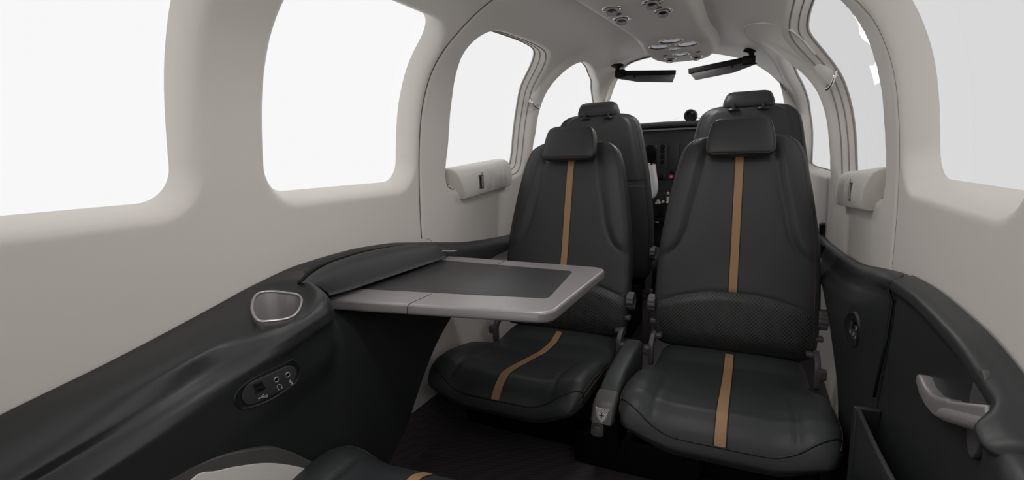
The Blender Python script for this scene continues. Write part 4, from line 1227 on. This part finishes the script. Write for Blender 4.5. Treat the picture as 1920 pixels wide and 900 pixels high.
for px, py in ((1243, 275), (1242, 283), (1242, 293), (1241, 303), (1239, 331)):
    p = yface(px, py, FY); m = MB(); m.lathe([(.013, .010), (.013, .022), (.011, .028), (.0005, .029)], p, (0, -1, 0), 20); obj('rotary_knob', m, BLACK, kp)
sp_ = fprism('switch_panel', [(1258, 270), (1274, 271), (1272, 337), (1256, 336)], .008, BLACK_P, ipn, .012, rad=.005)
for px, py, mt in ((1260, 324, BLACK), (1259.5, 331, RED)):
    p = yface(px, py, FY); m = MB(); m.lathe([(.014, .010), (.014, .018), (.012, .021), (.0005, .022)], p, (0, -1, 0), 20); o = obj('push_button', m, mt, sp_)
    if mt is RED: o['label'] = 'red push button'
p = yface(1259.5, 331, FY); m = MB(); m.lathe([(.005, .0215), (.004, .0235), (.0005, .024)], p, (0, -1, 0), 14); obj('button_lamp', m, PUTTY, sp_)
lp = fprism('lower_panel', [(1200, 361), (1275, 361), (1270, 405), (1200, 405)], .020, BLACK_P, ipn, .020)
for px, py in ((1233, 379.5), (1238.5, 379.5), (1236, 375.5), (1245, 377.5), (1254.5, 361.5), (1253.5, 378)):
    p = yface(px, py, FY); m = MB(); m.lathe([(.005, .018), (.005, .030), (.0085, .034), (.0085, .042), (.006, .046), (.0005, .047)], p, (0, -1, 0), 16); obj('push_knob', m, PUTTY, lp)
p = yface(1239, 390, FY); m = MB(); m.box(p+Vector((0, -.03, 0)), (.022, .03, .07), .006); obj('lever', m, BLACK, lp)
p = yface(1254.5, 372, FY); m = MB(); m.box(p+Vector((0, -.03, 0)), (.020, .015, .026), .004); obj('toggle_switch', m, PUTTY, lp)
fprism('shelf', [(1195, 407), (1268, 407), (1265, 413), (1195, 413)], .06, BLACK, ipn, .07)
p = yface(1236, 414, FY); m = MB(); m.box(p+Vector((0, -.072, 0)), (.02, .004, .006), .001); obj('shelf_clip', m, METAL, ipn)

# compass on top of the panel
p = yface(1295, 217, 3.13)
cm = thing('compass', 'round black compass standing on the instrument panel top', 'compass', (p.x, 3.13, 1.175))
m = MB(); m.lathe([(.0005, .030), (.030, .030), (.036, .022), (.037, -.02), (.030, -.030), (.0005, -.032)], p, (0, -1, 0), 30); m.box((p.x, 3.13, p.z-.036), (.045, .03, .02), .004); obj('case', m, BLACK_P, cm)
m = MB(); m.prism(rpoly([(p.x-.019, p.z-.004), (p.x+.019, p.z-.004), (p.x+.019, p.z+.020), (p.x-.019, p.z+.020)], [.004]*4), .003, .0006, M=Matrix(((1, 0, 0, 0), (0, 0, -1, 3.0985), (0, 1, 0, 0), (0, 0, 0, 1)))); obj('dial', m, DARK_GLASS, cm)

# control yoke : only its right grip shows past the seat
yk = thing('control_yoke', 'silver white control yoke grip in front of the left pilot seat', 'control yoke', tuple(yface(1222, 340, 2.95)))
pts = [yface(*q, 2.95) for q in ((1221.5, 309), (1223, 320), (1225, 332), (1227, 345), (1227, 356), (1224, 365), (1218, 369), (1205, 371))]
sp0 = cr_spline(np.array([tuple(q) for q in pts]), 6)
rr_ = np.interp(np.linspace(0, 1, len(sp0)), [0, .1, .45, .75, 1], [.024, .023, .021, .019, .015])
m = MB(); m.tube(sp0, rr_.tolist(), 18); obj('grip', m, SILVER, yk, angle=60)
d = (Vector(sp0[0])-Vector(sp0[2])).normalized()
m = MB(); m.lathe([(.0215, -.002), (.021, .002), (.0005, .003)], Vector(sp0[0]), d, 24); cp_ = obj('grip_top', m, BLACK_P, yk)
for dx, mt in ((-.011, SILVER), (.010, RED)):
    m = MB(); m.lathe([(.007, .002), (.0065, .008), (.0005, .009)], Vector(sp0[0])+Vector((dx, -.004, 0)), d, 14); obj('thumb_button', m, mt, cp_)
m = MB(); q = yface(1216, 330, 2.95); m.box(q, (.012, .02, .03), .004); obj('trigger', m, SILVER, yk)
m = MB(); q = yface(1205, 371, 2.95); m.tube([q, q+Vector((-.12, .02, -.005)), q+Vector((-.14, .12, 0)), q+Vector((-.14, .21, 0))], .016, 14); obj('yoke_column', m, BLACK_P, yk)

# lit reading lamps : the five in the front cluster and unseen pairs added further aft as fill light
def reading_or_fill_light(O, N, rad, watts):
    l = bpy.data.lights.new('reading_or_fill_light', 'AREA'); l.shape = 'DISK'; l.size = rad*2; l.energy = watts; l.color = (1.0, .985, .965)
    o = bpy.data.objects.new('reading_or_fill_light', l); COL.objects.link(o)
    o.rotation_mode = 'QUATERNION'; o.rotation_quaternion = Vector((0, 0, -1)).rotation_difference(N)
    o.location = O+N*.005
for px, py, rx in ((1258, 76, .032), (1237, 87, .030), (1288, 82, .030), (1277, 101, .028)):
    O, N = on(BC, px, py); reading_or_fill_light(O, N, rx, .50)
for y in (.62, 1.10):
    for x in (-.075, .115):
        O = Vector((x, y, 1.4225)); N = Vector((0, 0, -1))
        m = MB(); m.lathe([(.046, -.001), (.047, .0020), (.043, .0035), (.040, .0030), (.037, .0)], O, N, 36); a = obj('reading_or_fill_lamp', m, CHROME, con, angle=0)
        m = MB(); m.lathe([(.038, .0004), (.02, .0022), (.0002, .0028)], O, N, 30); obj('lamp_lens', m, LENS, a, angle=0)
        reading_or_fill_light(O, N, .036, .74)

# raised edge of the cover strip on the right front pillar
def lining_bvh():
    return bvh_of(COL.objects['ceiling'], COL.objects['wall_right'], COL.objects['wall_front'])
BW = lining_bvh(); _k = 1
for path in ([(1480, 200), (1475, 168), (1460, 132), (1440, 103), (1416, 82), (1400, 69), (1394, 58), (1399, 48), (1416, 43.5), (1450, 45), (1480, 55), (1505, 75), (1528, 102)],):
    pts = [on(BW, *p)[0] for p in path]
    m = MB(); m.tube(cr_spline(np.array([tuple(p) for p in pts]), 8), .0035, 8)
    struct(obj('trim_%d' % _k, m, CREAM, angle=0)); _k += 1

# ------------------------------------------------------------------ light: an even white sky all round
W = bpy.data.worlds.new('sky'); S.world = W; W.use_nodes = True
bg = W.node_tree.nodes['Background']; bg.inputs[0].default_value = (1, 1, 1, 1); bg.inputs[1].default_value = SKY
S.view_settings.view_transform = 'Standard'; S.view_settings.look = 'None'
S.view_settings.gamma = 1; S.view_settings.use_curve_mapping = False; S.view_settings.exposure = 0.0
S.cycles.use_denoising = True
S.cycles.max_bounces = 14; S.cycles.diffuse_bounces = 8; S.cycles.transparent_max_bounces = 16
